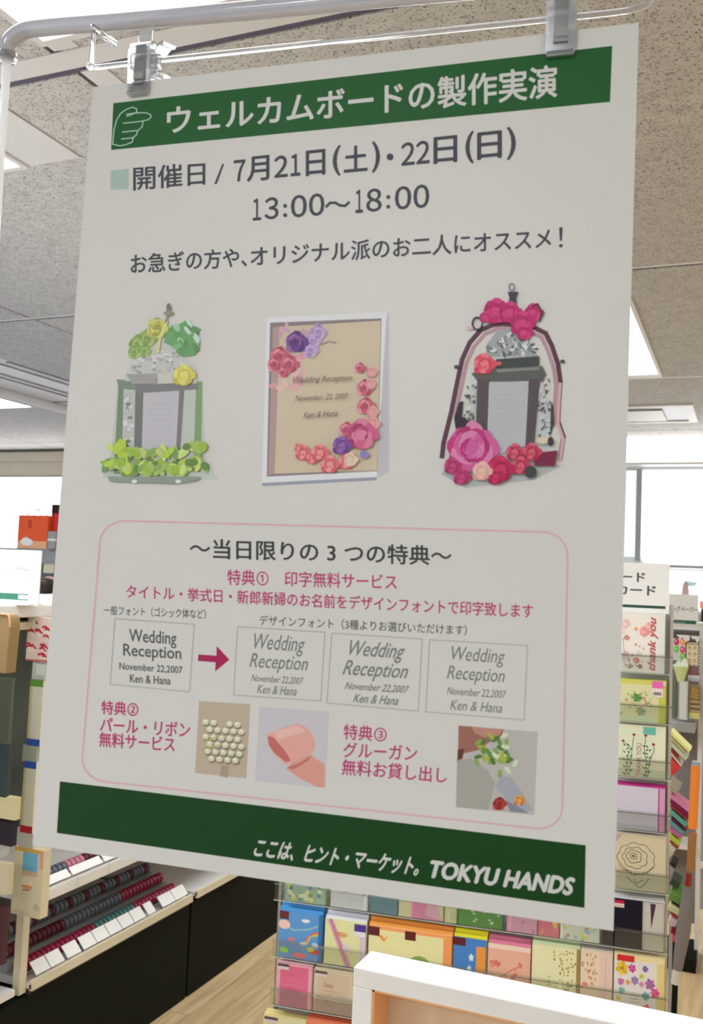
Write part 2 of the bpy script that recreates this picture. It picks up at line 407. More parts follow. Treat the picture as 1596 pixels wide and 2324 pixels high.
for (x, y, m, lb) in ((-3.2, -2.6, 'panel_cool', 'ceiling light behind the viewer on the left'), (-0.6, -2.6, 'panel_cool', 'ceiling light behind the viewer in the middle'), (2.2, -2.6, 'panel_warm', 'ceiling light behind the viewer on the right'),
                      (2.4, 0.8, 'panel_warm', 'ceiling light to the right of the viewer'), (2.4, 4.6, 'panel_warm', 'ceiling light far right of the card rack'), (-4.3, -0.9, 'panel_cool', 'ceiling light left of the viewer')):
    ceiling_light(x - 0.55, y - 0.55, x + 0.55, y + 0.55, lb, m=m)  # unseen panels added for fill light, tinted cool left and warm right

# air outlet on the right
v = thing('air_vent', 'long recessed white air outlet with grey inner edge in ceiling', 'vent', (0, 0, CZ - 0.012))
xe = -0.34
g = G(); g.box(-3.0, 6.40, 0, xe, 6.45, 0.012); g.box(-3.0, 7.02, 0, xe, 7.07, 0.012); g.box(xe - 0.055, 6.45, 0, xe, 7.02, 0.012); g.box(-3.0, 6.45, 0, -2.95, 7.02, 0.012)
g.build('frame', 'rail', v)
G().box(-2.95, 6.45, 0.008, xe - 0.055, 7.02, 0.012).build('recess', 'grey', v)
G().box(-2.9, 6.56, -0.002, xe - 0.20, 6.97, 0.004).build('baffle_plate', 'rail', v)
# air slot rail on the left
v = thing('slot_diffuser', 'long grey ceiling strip with dark air slots and pale tube', 'vent', (0, 0, CZ))
G().box(-4.98, 3.64, 0.004, -4.12, 7.95, 0.02).build('housing', 'rail', v)
for x, wd in ((-4.145, 0.03), (-4.235, 0.016), (-4.46, 0.03), (-4.54, 0.016)):
    G().box(x - wd / 2, 4.4, -0.002, x + wd / 2, 7.9, 0.004).build('slot', 'wire', v)
G().tube([(-4.83, 3.7, -0.02), (-4.83, 7.9, -0.02)], 0.035, 12).build('tube', 'rail', v)
G().box(-4.93, 3.7, -0.012, -4.90, 7.9, 0.004).build('slot', 'grey', v)

# ------------------------------------------------------------------ POSTER
RP = Matrix.Rotation(0.10495185, 3, 'Z') @ Matrix.Rotation(-0.02075324, 3, 'X') @ Matrix.Rotation(0.00493509, 3, 'Y')
PO = Vector((-0.19961924, 0.43090355, 1.55994302))
RPi = RP.transposed()
def pl(px, py, yl=0.0):                # point of the plane y = yl of the poster's own frame
    o = RPi @ (EYE - PO); d = RPi @ ray(px, py)
    return o + d * ((yl - o.y) / d.y)
poster = G().box(-0.1485, -0.0003, -0.21, 0.1485, 0.0003, 0.21).build('poster', mat('laminated white paper', (0.765, 0.755, 0.72, 1), 0.38, spec=0.45))
poster.matrix_world = Matrix.Translation(PO) @ RP.to_4x4()
tag(poster, 'hanging white laminated poster with green bands and Japanese lettering', 'poster')
K = 1.45
def pc(r, g, b): return C(r, g, b, K)
def pf(x, y, h):
    q = pl(x, y); return (q.x, -0.0003 - h, q.z)
def NP(): return Print(pf)
GREEN = pc(22, 80, 34); INK = pc(62, 62, 72); CRIM = pc(168, 58, 104); WHT = (0.75, 0.75, 0.73, 1); GREY = pc(150, 155, 150)
p = NP(); p.p([(253, 341), (1385, 232), (1390, 105), (258, 235)], GREEN); p.build('header_band', poster)
def T(name, s, quad, col, bold=0.012, shear=0.0, base=1.2e-4):
    p = Print(pf, base=base); p.text(s, 0, 0, 0, 0, col, bold, shear, quad); return p.build(name, poster)
T('title_lettering', 'ウェルカムボードの製作実演', [(381, 306), (1264, 221), (1264, 148), (381, 243)], WHT, 0.022)
p = Print(pf, base=1.2e-4)
s_ = lambda pts: [(x / 1.995, y / 1.995) for x, y in pts]
HC = pc(150, 180, 165)
p.line(s_([(512, 655), (518, 590), (530, 545), (548, 515), (575, 496), (603, 487), (620, 494), (622, 508), (600, 520), (575, 528)]), 2.6, HC)
p.line(s_([(575, 519), (620, 513), (660, 512), (683, 520), (686, 532), (672, 544), (640, 551), (560, 560)]), 2.6, HC)
p.line(s_([(650, 551), (646, 575), (628, 592), (556, 600)]), 2.6, HC)
p.line(s_([(626, 594), (618, 615), (600, 626), (552, 631)]), 2.6, HC)
p.line(s_([(606, 625), (600, 645), (575, 656), (545, 662), (512, 655)]), 2.6, HC)
p.build('pointing_hand', poster)
p = NP(); p.p([(252, 432), (293, 429), (293, 384), (252, 388)], pc(150, 172, 162)); p.build('bullet_square', poster)
T('date_lettering', '開催日', [(304, 433), (466, 420), (466, 368), (304, 380)], INK, 0.014)
T('date_lettering', '/', [(488, 418), (504, 417), (509, 373), (496, 374)], INK, 0.012)
def sub(q, x0, x1):
    (ax, ay), (bx2, by2), (cx, cy), (dx, dy) = q
    f = lambda x: ((x, ay + (by2 - ay) * (x - ax) / (bx2 - ax)), (x, dy + (cy - dy) * (x - ax) / (bx2 - ax)))
    return [f(x0)[0], f(x1)[0], f(x1)[1], f(x0)[1]]
q = [(531, 421), (1170, 361), (1170, 289), (531, 357)]
def crop(q, x0, x1, v0, v1):
    r = sub(q, x0, x1); L_ = lambda a, b, t: (a[0] + (b[0] - a[0]) * t, a[1] + (b[1] - a[1]) * t)
    return [L_(r[0], r[3], v0), L_(r[1], r[2], v0), L_(r[1], r[2], v1), L_(r[0], r[3], v1)]
def glyphs(name, q, items, bold=0.02):
    p = Print(pf, base=1.2e-4)
    for ch, x0, x1 in items:
        v0, v1 = (0.0, 1.0) if ch in '()' else (0.13, 0.86) if ch in '０１２３７８' else (0.08, 0.93)
        p.text(ch, 0, 0, 0, 0, INK, bold, 0, crop(q, x0, x1, v0, v1))
    p.build(name, poster)
glyphs('date_lettering', q, [('７', 532, 557), ('月', 562, 611), ('２', 624, 653), ('１', 661, 682), ('日', 696, 738), ('(', 757, 773), ('土', 782, 834), (')', 846, 862)])
glyphs('date_lettering', q, [('２', 912, 941), ('２', 946, 975), ('日', 986, 1037), ('(', 1058, 1075), ('日', 1085, 1138), (')', 1152, 1170)])
p = Print(pf, base=1.2e-4); p.circ(886, 357, 8, INK); p.build('date_lettering', poster)
q = [(572, 501), (974, 471), (974, 419), (572, 453)]
def glyph2(items):
    p = Print(pf, base=1.2e-4)
    for ch, x0, x1 in items: p.text(ch, 0, 0, 0, 0, INK, 0.02, 0, sub(q, x0, x1))
    p.build('time_lettering', poster)
glyph2([('１', 575, 593), ('３', 602, 632)]); glyph2([('０', 662, 696), ('０', 703, 736)]); glyph2([('１', 808, 824), ('８', 833, 866)]); glyph2([('０', 898, 933), ('０', 940, 974)])
for x, y in ((648, 468), (648, 489), (882, 448), (882, 470)): p = Print(pf, base=1.2e-4); p.circ(x, y, 4.6, INK); p.build('colon_dot', poster)
p = Print(pf, base=1.2e-4); p.line([(741, 470), (750, 461), (762, 461), (772, 467), (784, 468), (793, 460)], 6, INK); p.build('time_lettering', poster)
q = [(298, 622), (1283, 562), (1283, 516), (298, 578)]
T('tagline_lettering', 'お急ぎの方や、', sub(q, 298, 561), INK, 0.018)
T('tagline_lettering', 'オリジナル派のお二人にオススメ', sub(q, 570, 1251), INK, 0.018)
T('tagline_lettering', '！', sub(q, 1269, 1278), INK, 0.0)

# printed picture 1: pale green lantern
sA = lambda x, y: (180 + x / 2.2167, 620 + y / 2.2167)
def Q(p, pts, col): p.p([sA(*q) for q in pts], col)
def cA(p, x, y, r, col, ry=None, n=14, wob=0.0, rot=0): q = sA(x, y); p.circ(q[0], q[1], r / 2.2167, col, (ry or r) / 2.2167, n, wob, rot)
p = NP()
Q(p, [(120, 1030), (700, 1040), (660, 960), (130, 950)], pc(178, 186, 178))
Q(p, [(195, 560), (620, 560), (640, 1010), (150, 1030)], pc(176, 182, 176))
Q(p, [(200, 540), (225, 540), (215, 1010), (175, 1010)], pc(112, 130, 108))
Q(p, [(590, 545), (622, 545), (612, 1000), (575, 1000)], pc(120, 148, 104))
Q(p, [(225, 600), (285, 600), (270, 940), (215, 950)], pc(172, 178, 174))
for k in range(22): cA(p, random.uniform(232, 272), random.uniform(620, 930), 12, pc(120, 126, 124) if k % 2 else pc(196, 200, 200), 9, 7, 0.3)
Q(p, [(285, 575), (325, 590), (318, 1000), (275, 990)], pc(110, 110, 112))
Q(p, [(325, 600), (505, 600), (490, 935), (315, 940)], pc(178, 176, 184))
Q(p, [(505, 590), (530, 590), (505, 960), (485, 960)], pc(118, 114, 114))
for k in range(9): Q(p, [(350, 660 + 26 * k), (470, 658 + 26 * k), (470, 661 + 26 * k), (350, 663 + 26 * k)], pc(166, 166, 174))
Q(p, [(190, 535), (300, 545), (290, 590), (200, 580)], pc(116, 132, 120))
Q(p, [(280, 560), (600, 555), (600, 585), (300, 605)], pc(120, 118, 120))
Q(p, [(225, 530), (265, 450), (350, 385), (440, 365), (520, 400), (590, 470), (600, 545), (400, 530), (240, 545)], pc(182, 184, 182))
for k in range(55):
    cA(p, random.uniform(265, 540), random.uniform(395, 500), random.uniform(8, 15), random.choice([pc(150, 150, 152), pc(200, 202, 202), pc(168, 166, 168)]), 7, 7, 0.3)
Q(p, [(240, 510), (400, 505), (390, 555), (270, 560)], pc(152, 150, 148))
Q(p, [(395, 510), (470, 500), (480, 555), (400, 560)], pc(186, 188, 180))
GR = [pc(128, 158, 86), pc(150, 176, 96), pc(172, 188, 116), pc(112, 146, 92)]
for x, y, r in ((300, 360, 55), (345, 330, 50), (280, 400, 35), (330, 395, 35)): p.rose(*sA(x, y), r / 2.2, [pc(140, 164, 96), pc(160, 180, 112), pc(122, 150, 88)])
Q(p, [(440, 300), (540, 240), (600, 300), (610, 360), (585, 415), (540, 420), (470, 370), (430, 350)], pc(104, 152, 100))
for k in range(16): cA(p, random.uniform(455, 595), random.uniform(275, 405), 24, random.choice([pc(96, 146, 96), pc(120, 168, 116), pc(150, 190, 152), pc(88, 132, 86)]), 14, 9, 0.2, random.uniform(0, 3))
for k in range(5): cA(p, random.uniform(520, 600), random.uniform(230, 350), 26, pc(184, 204, 196), 8, 9, 0.1, 0.9)
p.rose(*sA(395, 280), 26, [pc(190, 190, 100), pc(176, 176, 90), pc(150, 150, 80)])
p.line([sA(400, 400), sA(410, 330), sA(445, 250)], 6, pc(196, 200, 140)); p.line([sA(350, 300), sA(360, 240), sA(420, 240)], 5, pc(186, 188, 128))
p.rose(*sA(530, 515), 27, [pc(196, 190, 92), pc(182, 176, 84), pc(204, 200, 124)])
cA(p, 455, 180, 12, pc(120, 110, 108), 26); cA(p, 455, 205, 26, pc(140, 130, 126), 12); p.line([sA(440, 250), sA(452, 215)], 4, pc(140, 128, 124))
for k in range(110):
    x = random.uniform(140, 655); y = 960 + 55 * math.sin(k * 2.1) - (30 if x > 540 else 0) - (30 if x < 220 else 0)
    cA(p, x, y, random.uniform(22, 44), random.choice(GR + [pc(166, 190, 72), pc(140, 172, 66), pc(184, 202, 120), pc(96, 128, 66)]), random.uniform(14, 24), 9, 0.2, random.uniform(0, 3))
Q(p, [(150, 1025), (620, 1025), (600, 1045), (500, 1060), (160, 1050)], pc(132, 142, 132))
for x in (285, 505): cA(p, x, 1050, 14, pc(205, 208, 205), 10)
p.build('green_lantern_picture', poster)

# printed picture 2: framed invitation with roses
p = NP()
Q(p, [(915, 1060), (1510, 1030), (1560, 1000), (1560, 200)], pc(176, 176, 180))
Q(p, [(945, 225), (1548, 195), (1498, 1032), (920, 1062)], pc(205, 206, 210))
Q(p, [(920, 1056), (1498, 1026), (1498, 1042), (925, 1072)], pc(140, 142, 158))
Q(p, [(962, 250), (1522, 228), (1502, 996), (945, 1024)], pc(128, 116, 120))
Q(p, [(985, 272), (1518, 240), (1500, 992), (975, 1010)], pc(190, 176, 154))
Q(p, [(975, 275), (1010, 270), (985, 1008), (952, 1018)], pc(164, 140, 136))
PK = [pc(182, 92, 112), pc(196, 112, 126), pc(164, 72, 96), pc(206, 140, 150)]
for k in range(26): cA(p, random.uniform(975, 1130), random.uniform(370, 600), 22, random.choice([pc(204, 160, 160), pc(210, 176, 170), pc(198, 146, 152)]), 14, 8, 0.3, k)
for k in range(12): cA(p, random.uniform(985, 1200), random.uniform(265, 320), 26, random.choice([pc(196, 160, 172), pc(188, 146, 168)]), 10, 8, 0.3, k)
for x, y, r in ((1010, 420, 55), (1060, 460, 50), (985, 460, 40), (1030, 500, 32)): p.rose(*sA(x, y), r / 2.2, PK)
for x, y in ((1180, 340), (1205, 300), (1165, 390)): p.rose(*sA(x, y), 20, [pc(170, 150, 190), pc(186, 160, 196), pc(150, 126, 176)])
p.rose(*sA(1095, 350), 28, [pc(104, 64, 128), pc(126, 82, 146), pc(86, 50, 110), pc(140, 98, 150)])
p.line([sA(1220, 360), sA(1260, 345), sA(1295, 352)], 2, pc(150, 130, 130))
for x, y, r, c in ((1415, 480, 30, 0), (1440, 580, 46, 0), (1470, 560, 30, 1), (1445, 670, 48, 0), (1480, 700, 34, 1), (1475, 500, 30, 1), (1350, 790, 42, 0), (1480, 760, 40, 1)):
    p.rose(*sA(x, y), r / 2.2, PK if c == 0 else [pc(204, 150, 152), pc(196, 132, 140)])
for x, y, r in ((1130, 905, 42), (1180, 930, 36), (1215, 905, 46), (1265, 965, 50), (1350, 950, 44), (1110, 880, 24)): p.rose(*sA(x, y), r / 2.2, [pc(200, 100, 108), pc(188, 84, 96), pc(212, 140, 138)])
p.rose(*sA(1370, 940), 18, [pc(206, 186, 166), pc(196, 160, 150)])
p.rose(*sA(1425, 815), 38, [pc(188, 86, 126), pc(172, 66, 108), pc(200, 116, 146), pc(150, 50, 92)])
p.rose(*sA(1325, 870), 23, [pc(116, 72, 140), pc(96, 54, 124), pc(136, 92, 156)])
cA(p, 1440, 915, 26, pc(128, 120, 176), 22, 9, 0.2)
tc = pc(92, 84, 78)
for s, a, b, c_, d in (('Wedding Reception', 1085, 1380, 565, 528), ('November, 22, 2007', 1095, 1360, 652, 620), ('Ken & Hana', 1135, 1305, 735, 704)):
    q = [sA(a, c_), sA(b, c_ - 12), sA(b, d - 12), sA(a, d)]; p.text(s, 0, 0, 0, 0, tc, 0.0, 0.35, q)
p.build('framed_invitation_picture', poster)

# printed picture 3: dark lantern with magenta roses
sB = lambda x, y: (860 + x / 2.85, 620 + y / 2.85)
sA_old = sA; sA = sB
def cA(p, x, y, r, col, ry=None, n=14, wob=0.0, rot=0): q = sA(x, y); p.circ(q[0], q[1], r / 2.85, col, (ry or r) / 2.85, n, wob, rot)
p = NP()
Q(p, [(400, 1300), (560, 1390), (1000, 1340), (1180, 1250), (1100, 1200), (500, 1200)], pc(164, 168, 170))
DK = pc(66, 50, 58); BR = pc(78, 68, 70); DB = pc(58, 62, 62)
L1_ = [(410, 1190), (420, 1100), (470, 900), (510, 700), (540, 560), (590, 450), (660, 370), (740, 335), (830, 330), (930, 350), (1000, 350), (1080, 390), (1120, 470), (1160, 590), (1175, 700), (1165, 850), (1160, 960), (1195, 1060), (1175, 1200)]
p.line([sA(*q) for q in L1_], 11, pc(84, 48, 64))
p.line([sA(x + (28 if x < 800 else -28), y + 26) for x, y in L1_[2:-2]], 9, pc(166, 136, 142))
p.line([sA(x + (16 if x < 800 else -2), y + 16) for x, y in L1_[-5:]], 8, pc(188, 158, 160))
Q(p, [(600, 690), (1075, 690), (1120, 1060), (1100, 1150), (560, 1150)], pc(182, 186, 186))
Q(p, [(700, 460), (760, 380), (860, 350), (960, 400), (1030, 540), (690, 545)], pc(150, 156, 158))
for k in range(70):
    x = random.uniform(700, 1020); y = random.uniform(385 + abs(x - 860) * 0.55, 535)
    cA(p, x, y, random.uniform(9, 22), random.choice([pc(84, 90, 92), pc(196, 200, 200), pc(120, 124, 128), pc(206, 208, 208)]), random.uniform(6, 12), 8, 0.2, random.uniform(0, 3))
for x0, x1, y0, y1 in ((570, 635, 700, 985), (1035, 1110, 680, 1060)):
    for k in range(60):
        y = random.uniform(y0, y1); sh = (y - y0) * (-0.08 if x0 < 800 else 0.0)
        cA(p, random.uniform(x0, x1) + sh, y, random.uniform(8, 16), random.choice([pc(70, 72, 76), pc(200, 202, 204), pc(190, 192, 192), pc(110, 110, 114)]), 7, 7, 0.3, random.uniform(0, 3))
Q(p, [(760, 560), (1040, 540), (1040, 600), (760, 620)], DB)
Q(p, [(600, 650), (760, 620), (1060, 605), (1085, 660), (1060, 700), (640, 700)], pc(82, 84, 80))
Q(p, [(760, 625), (1040, 612), (1040, 628), (770, 645)], pc(120, 124, 120))
Q(p, [(640, 690), (715, 690), (700, 1040), (630, 1000)], BR)
Q(p, [(975, 690), (1045, 690), (1005, 1120), (950, 1120)], BR)
Q(p, [(715, 712), (972, 700), (950, 1120), (790, 1170), (705, 1030)], pc(168, 170, 176))
for k in range(10): Q(p, [(760, 760 + 30 * k), (900, 755 + 30 * k), (900, 758 + 30 * k), (760, 763 + 30 * k)], pc(158, 160, 168))
Q(p, [(520, 840), (550, 830), (540, 930), (590, 960), (580, 1000), (500, 1010), (490, 940)], pc(44, 34, 48))
Q(p, [(1115, 830), (1130, 860), (1135, 980), (1110, 1060)], pc(60, 54, 60))
for x, y, r in ((505, 610, 16), (1190, 575, 16)): cA(p, x, y, r, pc(64, 64, 68), r * 0.8)
Q(p, [(835, 125), (905, 125), (890, 165), (895, 200), (840, 200), (848, 165)], pc(54, 58, 66))
p.line([sA(863 + 18 * math.cos(a / 2), 95 + 22 * math.sin(a / 2)) for a in range(13)], 2.2, pc(80, 80, 84))
p.line([sA(640 + 32 * math.cos(a / 2), 330 + 40 * math.sin(a / 2)) for a in range(13)], 4, pc(50, 46, 60)); cA(p, 590, 360, 24, pc(196, 170, 172), 14)
MG = [pc(176, 32, 98), pc(158, 22, 84), pc(192, 58, 120), pc(170, 26, 92)]
for x, y, r in ((760, 250, 92), (850, 260, 80), (1000, 260, 66), (930, 330, 86), (945, 390, 56), (690, 290, 40)): p.rose(*sA(x, y), r / 2.85, MG)
p.line([sA(1000, 220), sA(1030, 205), sA(1060, 270), sA(1040, 320)], 4, pc(70, 44, 60))
for x, y, r in ((685, 595, 78),): p.rose(*sA(x, y), r / 2.85, [pc(200, 74, 96), pc(188, 54, 80), pc(212, 110, 122)])
cA(p, 780, 590, 20, pc(190, 80, 90), 14)
p.rose(*sA(605, 1135), 60, [pc(188, 84, 142), pc(172, 46, 110), pc(198, 118, 162), pc(160, 34, 98)], n=30)
for x, y, r in ((480, 1250, 60), (540, 1320, 60)): p.rose(*sA(x, y), r / 2.85, [pc(164, 36, 96), pc(140, 40, 84), pc(178, 60, 112)])
Q(p, [(1000, 1170), (1160, 1150), (1140, 1250), (1010, 1250)], pc(112, 26, 62))
for x, y, r in ((880, 1160, 60), (990, 1160, 64), (920, 1250, 66)): p.rose(*sA(x, y), r / 2.85, [pc(176, 54, 84), pc(156, 30, 66), pc(192, 86, 104)])
for x, y, r in ((790, 1270, 95), (760, 1320, 60)): p.rose(*sA(x, y), r / 2.85, [pc(170, 24, 74), pc(150, 18, 64), pc(184, 40, 88)])
p.rose(*sA(670, 1285), 24, [pc(206, 160, 150), pc(196, 146, 140), pc(212, 174, 160)])
cA(p, 1060, 1085, 44, pc(200, 184, 160), 26, 10, 0.2)
cA(p, 985, 1290, 40, pc(56, 58, 60), 40)
cA(p, 1115, 1095, 20, pc(50, 46, 50), 30)
p.build('dark_lantern_picture', poster)

# rounded box
def rrect(c4, r=0.10, n=6):
    tl, trr, brr, bl = [Vector(c) for c in c4]
    out = []
    def B(u, v): return (tl * (1 - u) + trr * u) * (1 - v) + (bl * (1 - u) + brr * u) * v
    rv = r * 1.55
    for cu_, cv, a0 in ((1 - r, rv, -90), (1 - r, 1 - rv, 0), (r, 1 - rv, 90), (r, rv, 180)):
        for k in range(n + 1):
            a = math.radians(a0 + 90 * k / n); out.append(tuple(B(cu_ + r * math.cos(a), cv + rv * math.sin(a))))
    return out
p = NP(); p.line(rrect([(232, 1181), (1290, 1209), (1276, 1886), (184, 1768)], 0.052), 4.0, pc(196, 158, 166), closed=True); p.build('rounded_outline', poster)
T('benefit_heading', '〜当日限りの 3 つの特典〜', [(432, 1266), (1025, 1284), (1025, 1240), (432, 1222)], pc(52, 54, 54), 0.018)
T('benefit_lettering', '特典①　印字無料サービス', [(517, 1327), (901, 1338), (901, 1304), (517, 1292)], CRIM, 0.012)
T('benefit_lettering', 'タイトル・挙式日・新郎新婦のお名前をデザインフォントで印字致します', [(288, 1357), (1210, 1403), (1210, 1371), (288, 1327)], CRIM, 0.014)
DG = pc(84, 86, 84)
T('caption_lettering', '一般フォント（ゴシック体など）', [(236, 1395), (468, 1405), (468, 1383), (236, 1374)], DG, 0.008)
T('caption_lettering', 'デザインフォント（3種よりお選びいただけます）', [(590, 1419), (1060, 1442), (1060, 1419), (590, 1396)], DG, 0.008)
def sample(name, c4, lines, bold, shear, col):
    p = Print(pf, base=8e-5); p.line(c4, 2.6, pc(160, 164, 160), closed=True)
    for s, q in lines: p.text(s, 0, 0, 0, 0, col, bold, shear, q)
    p.build(name, poster)
def quad(x0, y0, x1, y1, sl=0.065): d = (x1 - x0) * sl; return [(x0, y1 - d / 2), (x1, y1 + d / 2), (x1, y0 + d / 2), (x0, y0 - d / 2)]
sample('typeface_sample', [(262, 1404), (442, 1417), (431, 1570), (251, 1553)], [('Wedding', quad(294, 1431, 401, 1468)), ('Reception', quad(281, 1465, 412, 1500)), ('November 22,2007', quad(272, 1508, 415, 1526)), ('Ken & Hana', quad(296, 1533, 388, 1551))], 0.016, 0.0, pc(84, 86, 86))
SC_ = pc(112, 116, 114)
sample('typeface_sample', [(540, 1422), (738, 1435), (729, 1591), (531, 1577)], [('Wedding', quad(578, 1441, 693, 1487)), ('Reception', quad(567, 1486, 700, 1528)), ('November 22,2007', quad(571, 1534, 690, 1552)), ('Ken & Hana', quad(584, 1556, 674, 1576))], 0.004, 0.35, SC_)
sample('typeface_sample', [(754, 1437), (959, 1450), (950, 1614), (743, 1595)], [('Wedding', quad(794, 1457, 920, 1502)), ('Reception', quad(778, 1502, 927, 1546)), ('November 22,2007', quad(783, 1552, 930, 1571)), ('Ken & Hana', quad(802, 1577, 905, 1597))], 0.010, 0.5, SC_)
sample('typeface_sample', [(976, 1452), (1198, 1465), (1190, 1634), (967, 1615)], [('Wedding', quad(1026, 1470, 1147, 1512)), ('Reception', quad(1015, 1514, 1146, 1554)), ('November 22,2007', quad(1015, 1563, 1150, 1583)), ('Ken & Hana', quad(1022, 1592, 1140, 1614))], -0.002, 0.3, SC_)
p = NP(); p.p([(451, 1485), (492, 1488), (492.5, 1466), (521.6, 1497), (489, 1524), (490, 1503), (450, 1500)], pc(150, 24, 76)); p.build('arrow', poster)
T('benefit_lettering', '特典②', [(231, 1620), (314, 1626), (315, 1594), (232, 1590)], CRIM, 0.02)
T('benefit_lettering', 'パール・リボン', [(228, 1659), (431, 1673), (433, 1640), (230, 1628)], CRIM, 0.02)
T('benefit_lettering', '無料サービス', [(226, 1694), (397, 1707), (398, 1673), (227, 1661)], CRIM, 0.02)
T('benefit_lettering', '特典③', [(780, 1677), (877, 1684), (879, 1650), (782, 1643)], CRIM, 0.014)
T('benefit_lettering', 'グルーガン', [(779, 1718), (946, 1727), (948, 1692), (781, 1684)], CRIM, 0.014)
T('benefit_lettering', '無料お貸し出し', [(776, 1758), (1014, 1777), (1016, 1742), (778, 1722)], CRIM, 0.014)
# pearl picture
sC = lambda x, y: (180 + x / 2.66, 1570 + y / 2.66)
p = NP(); p.p([sC(725, 55), sC(1035, 75), sC(1010, 522), sC(700, 490)], pc(172, 158, 140))
p.p([sC(860, 440), sC(905, 450), sC(900, 518), sC(850, 508)], pc(150, 138, 122))
random.seed(3)
for r in range(6):
    for k in range(5 - (r > 4)):
        x = 765 + 48 * k + (24 if r % 2 else 0) + (r > 3) * 12; y = 185 + 44 * r + 4 * k
        if r == 0 and k in (2,): continue
        q = sC(x, y); p.circ(q[0] + 1.5, q[1] + 2.5, 8, pc(120, 112, 92), 7); p.circ(q[0], q[1] - 1, 7.5, pc(196, 190, 168), 6.5); p.circ(q[0] - 1, q[1] - 4, 4.5, pc(214, 212, 196), 3)
for a, b in (((760, 300), (860, 260)), ((740, 350), (850, 320))): p.line([sC(*a), sC(*b)], 3, pc(176, 166, 96))
p.build('pearl_picture', poster)
p = NP(); p.p([sC(1090, 90), sC(1510, 120), sC(1490, 580), sC(1062, 540)], pc(182, 178, 184))
p.p([sC(*q) for q in [(1310, 400), (1400, 380), (1485, 440), (1482, 578), (1440, 574), (1330, 520), (1250, 465)]], pc(196, 142, 128))
p.p([sC(*q) for q in [(1135, 260), (1220, 220), (1320, 190), (1375, 215), (1415, 270), (1430, 330), (1405, 375), (1300, 420), (1250, 440), (1180, 380), (1145, 320)]], pc(204, 152, 142))
p.p([sC(*q) for q in [(1180, 240), (1320, 200), (1370, 240), (1300, 260), (1200, 290)]], pc(212, 170, 162))
p.p([sC(*q) for q in [(1140, 265), (1175, 275), (1240, 350), (1280, 415), (1250, 425), (1180, 370), (1145, 320)]], pc(178, 98, 92))
p.p([sC(*q) for q in [(1255, 455), (1330, 430), (1400, 385), (1390, 410), (1330, 450), (1290, 470)]], pc(178, 106, 98))
p.build('ribbon_picture', poster)
sD = lambda x, y: (720 + x / 2.574, 1620 + y / 2.574)
p = NP(); p.p([sD(828, 68), sD(1290, 105), sD(1270, 590), sD(812, 545)], pc(168, 166, 162))
p.p([sD(*q) for q in [(818, 270), (900, 260), (1000, 330), (1040, 400), (1000, 560), (812, 545)]], pc(150, 150, 142))
p.p([sD(*q) for q in [(828, 68), (1090, 90), (1080, 130), (1000, 170), (950, 210), (860, 230), (822, 280)]], pc(140, 96, 84))
p.p([sD(*q) for q in [(900, 72), (1085, 92), (1060, 130), (980, 140), (920, 110)]], pc(172, 124, 112))
p.p([sD(*q) for q in [(822, 210), (860, 200), (850, 262), (820, 272)]], pc(90, 52, 46))
for k in range(46):
    a = random.uniform(0, 6.28); r = random.uniform(0, 1); x = 1040 + 160 * r * math.cos(a) + 10; y = 240 + 120 * r * math.sin(a)
    q = sD(x, y); p.circ(q[0], q[1], 10, random.choice([pc(96, 132, 60), pc(74, 112, 50), pc(124, 152, 80), pc(190, 200, 176), pc(150, 164, 66)]), 5, 8, 0.2, random.uniform(0, 3))
p.p([sD(*q) for q in [(1040, 420), (1080, 360), (1130, 370), (1170, 430), (1260, 560), (1190, 575), (1130, 520)]], pc(150, 152, 164))
p.p([sD(*q) for q in [(1100, 500), (1170, 540), (1240, 580), (1130, 570)]], pc(120, 122, 136))
p.rose(*sD(1065, 525), 17, [pc(150, 44, 44), pc(170, 64, 58), pc(120, 30, 34)]); p.rose(*sD(1182, 505), 14, [pc(196, 130, 70), pc(180, 100, 56), pc(204, 160, 90)])
p.build('glue_gun_picture', poster)
p = NP(); p.p([(130, 1890), (1327, 2060), (1330, 1918), (137, 1773)], pc(8, 54, 10)); p.build('footer_band', poster)
FW = (0.72, 0.73, 0.7, 1)
T('slogan_lettering', 'ここは、ヒント・マーケット。', [(576, 1943), (948, 1987), (955, 1947), (584, 1903)], FW, 0.035, 0.25)
T('shop_lettering', 'TOKYU HANDS', [(976, 1990), (1300, 2031), (1304, 1993), (980, 1953)], FW, 0.05, 0.18)

# ------------------------------------------------------------------ HANGER AND CLIPS (in the poster's frame)
def in_poster(o): o.matrix_world = Matrix.Translation(PO) @ RP.to_4x4(); return o
def arc(pts, n=5):      # smooth a polyline (Catmull-Rom)
    P = [Vector(p) for p in pts]; P = [P[0]] + P + [P[-1]]; out = []
    for i in range(1, len(P) - 2):
        for k in range(n):
            t = k / n; a, b, c, d = P[i - 1:i + 3]
            out.append(0.5 * ((2 * b) + (c - a) * t + (2 * a - 5 * b + 4 * c - d) * t * t + (3 * b - a - 3 * c + d) * t ** 3))
    return out + [P[-2]]
hg = thing('poster_hanger', 'clear acrylic hanging arm with thick bent tube and thin lower rod', 'hanger')
hg.matrix_world = Matrix.Translation(PO) @ RP.to_4x4()
YT = 0.03
G().tube(arc([pl(x, y, YT) for x, y in ((1750, -86), (1200, -36), (900, -8), (600, 21), (300, 47), (110, 62), (52, 72), (20, 98), (13, 128))]), 0.0052, 20).build('tube', 'tube', hg, smooth=True)
a = pl(16, 130, YT); b = pl(4, 330, YT); d = (b - a).normalized()
G().tube([a, a + d * 0.045, a + d * 0.30], [0.0030, 0.0022, 0.0022], 14).build('leg', 'legwhite', hg, smooth=True)
G().tube([a - d * 0.002, a + d * 0.002], 0.0062, 18).build('collar', 'acrylic', hg, smooth=True)
YR = 0.004
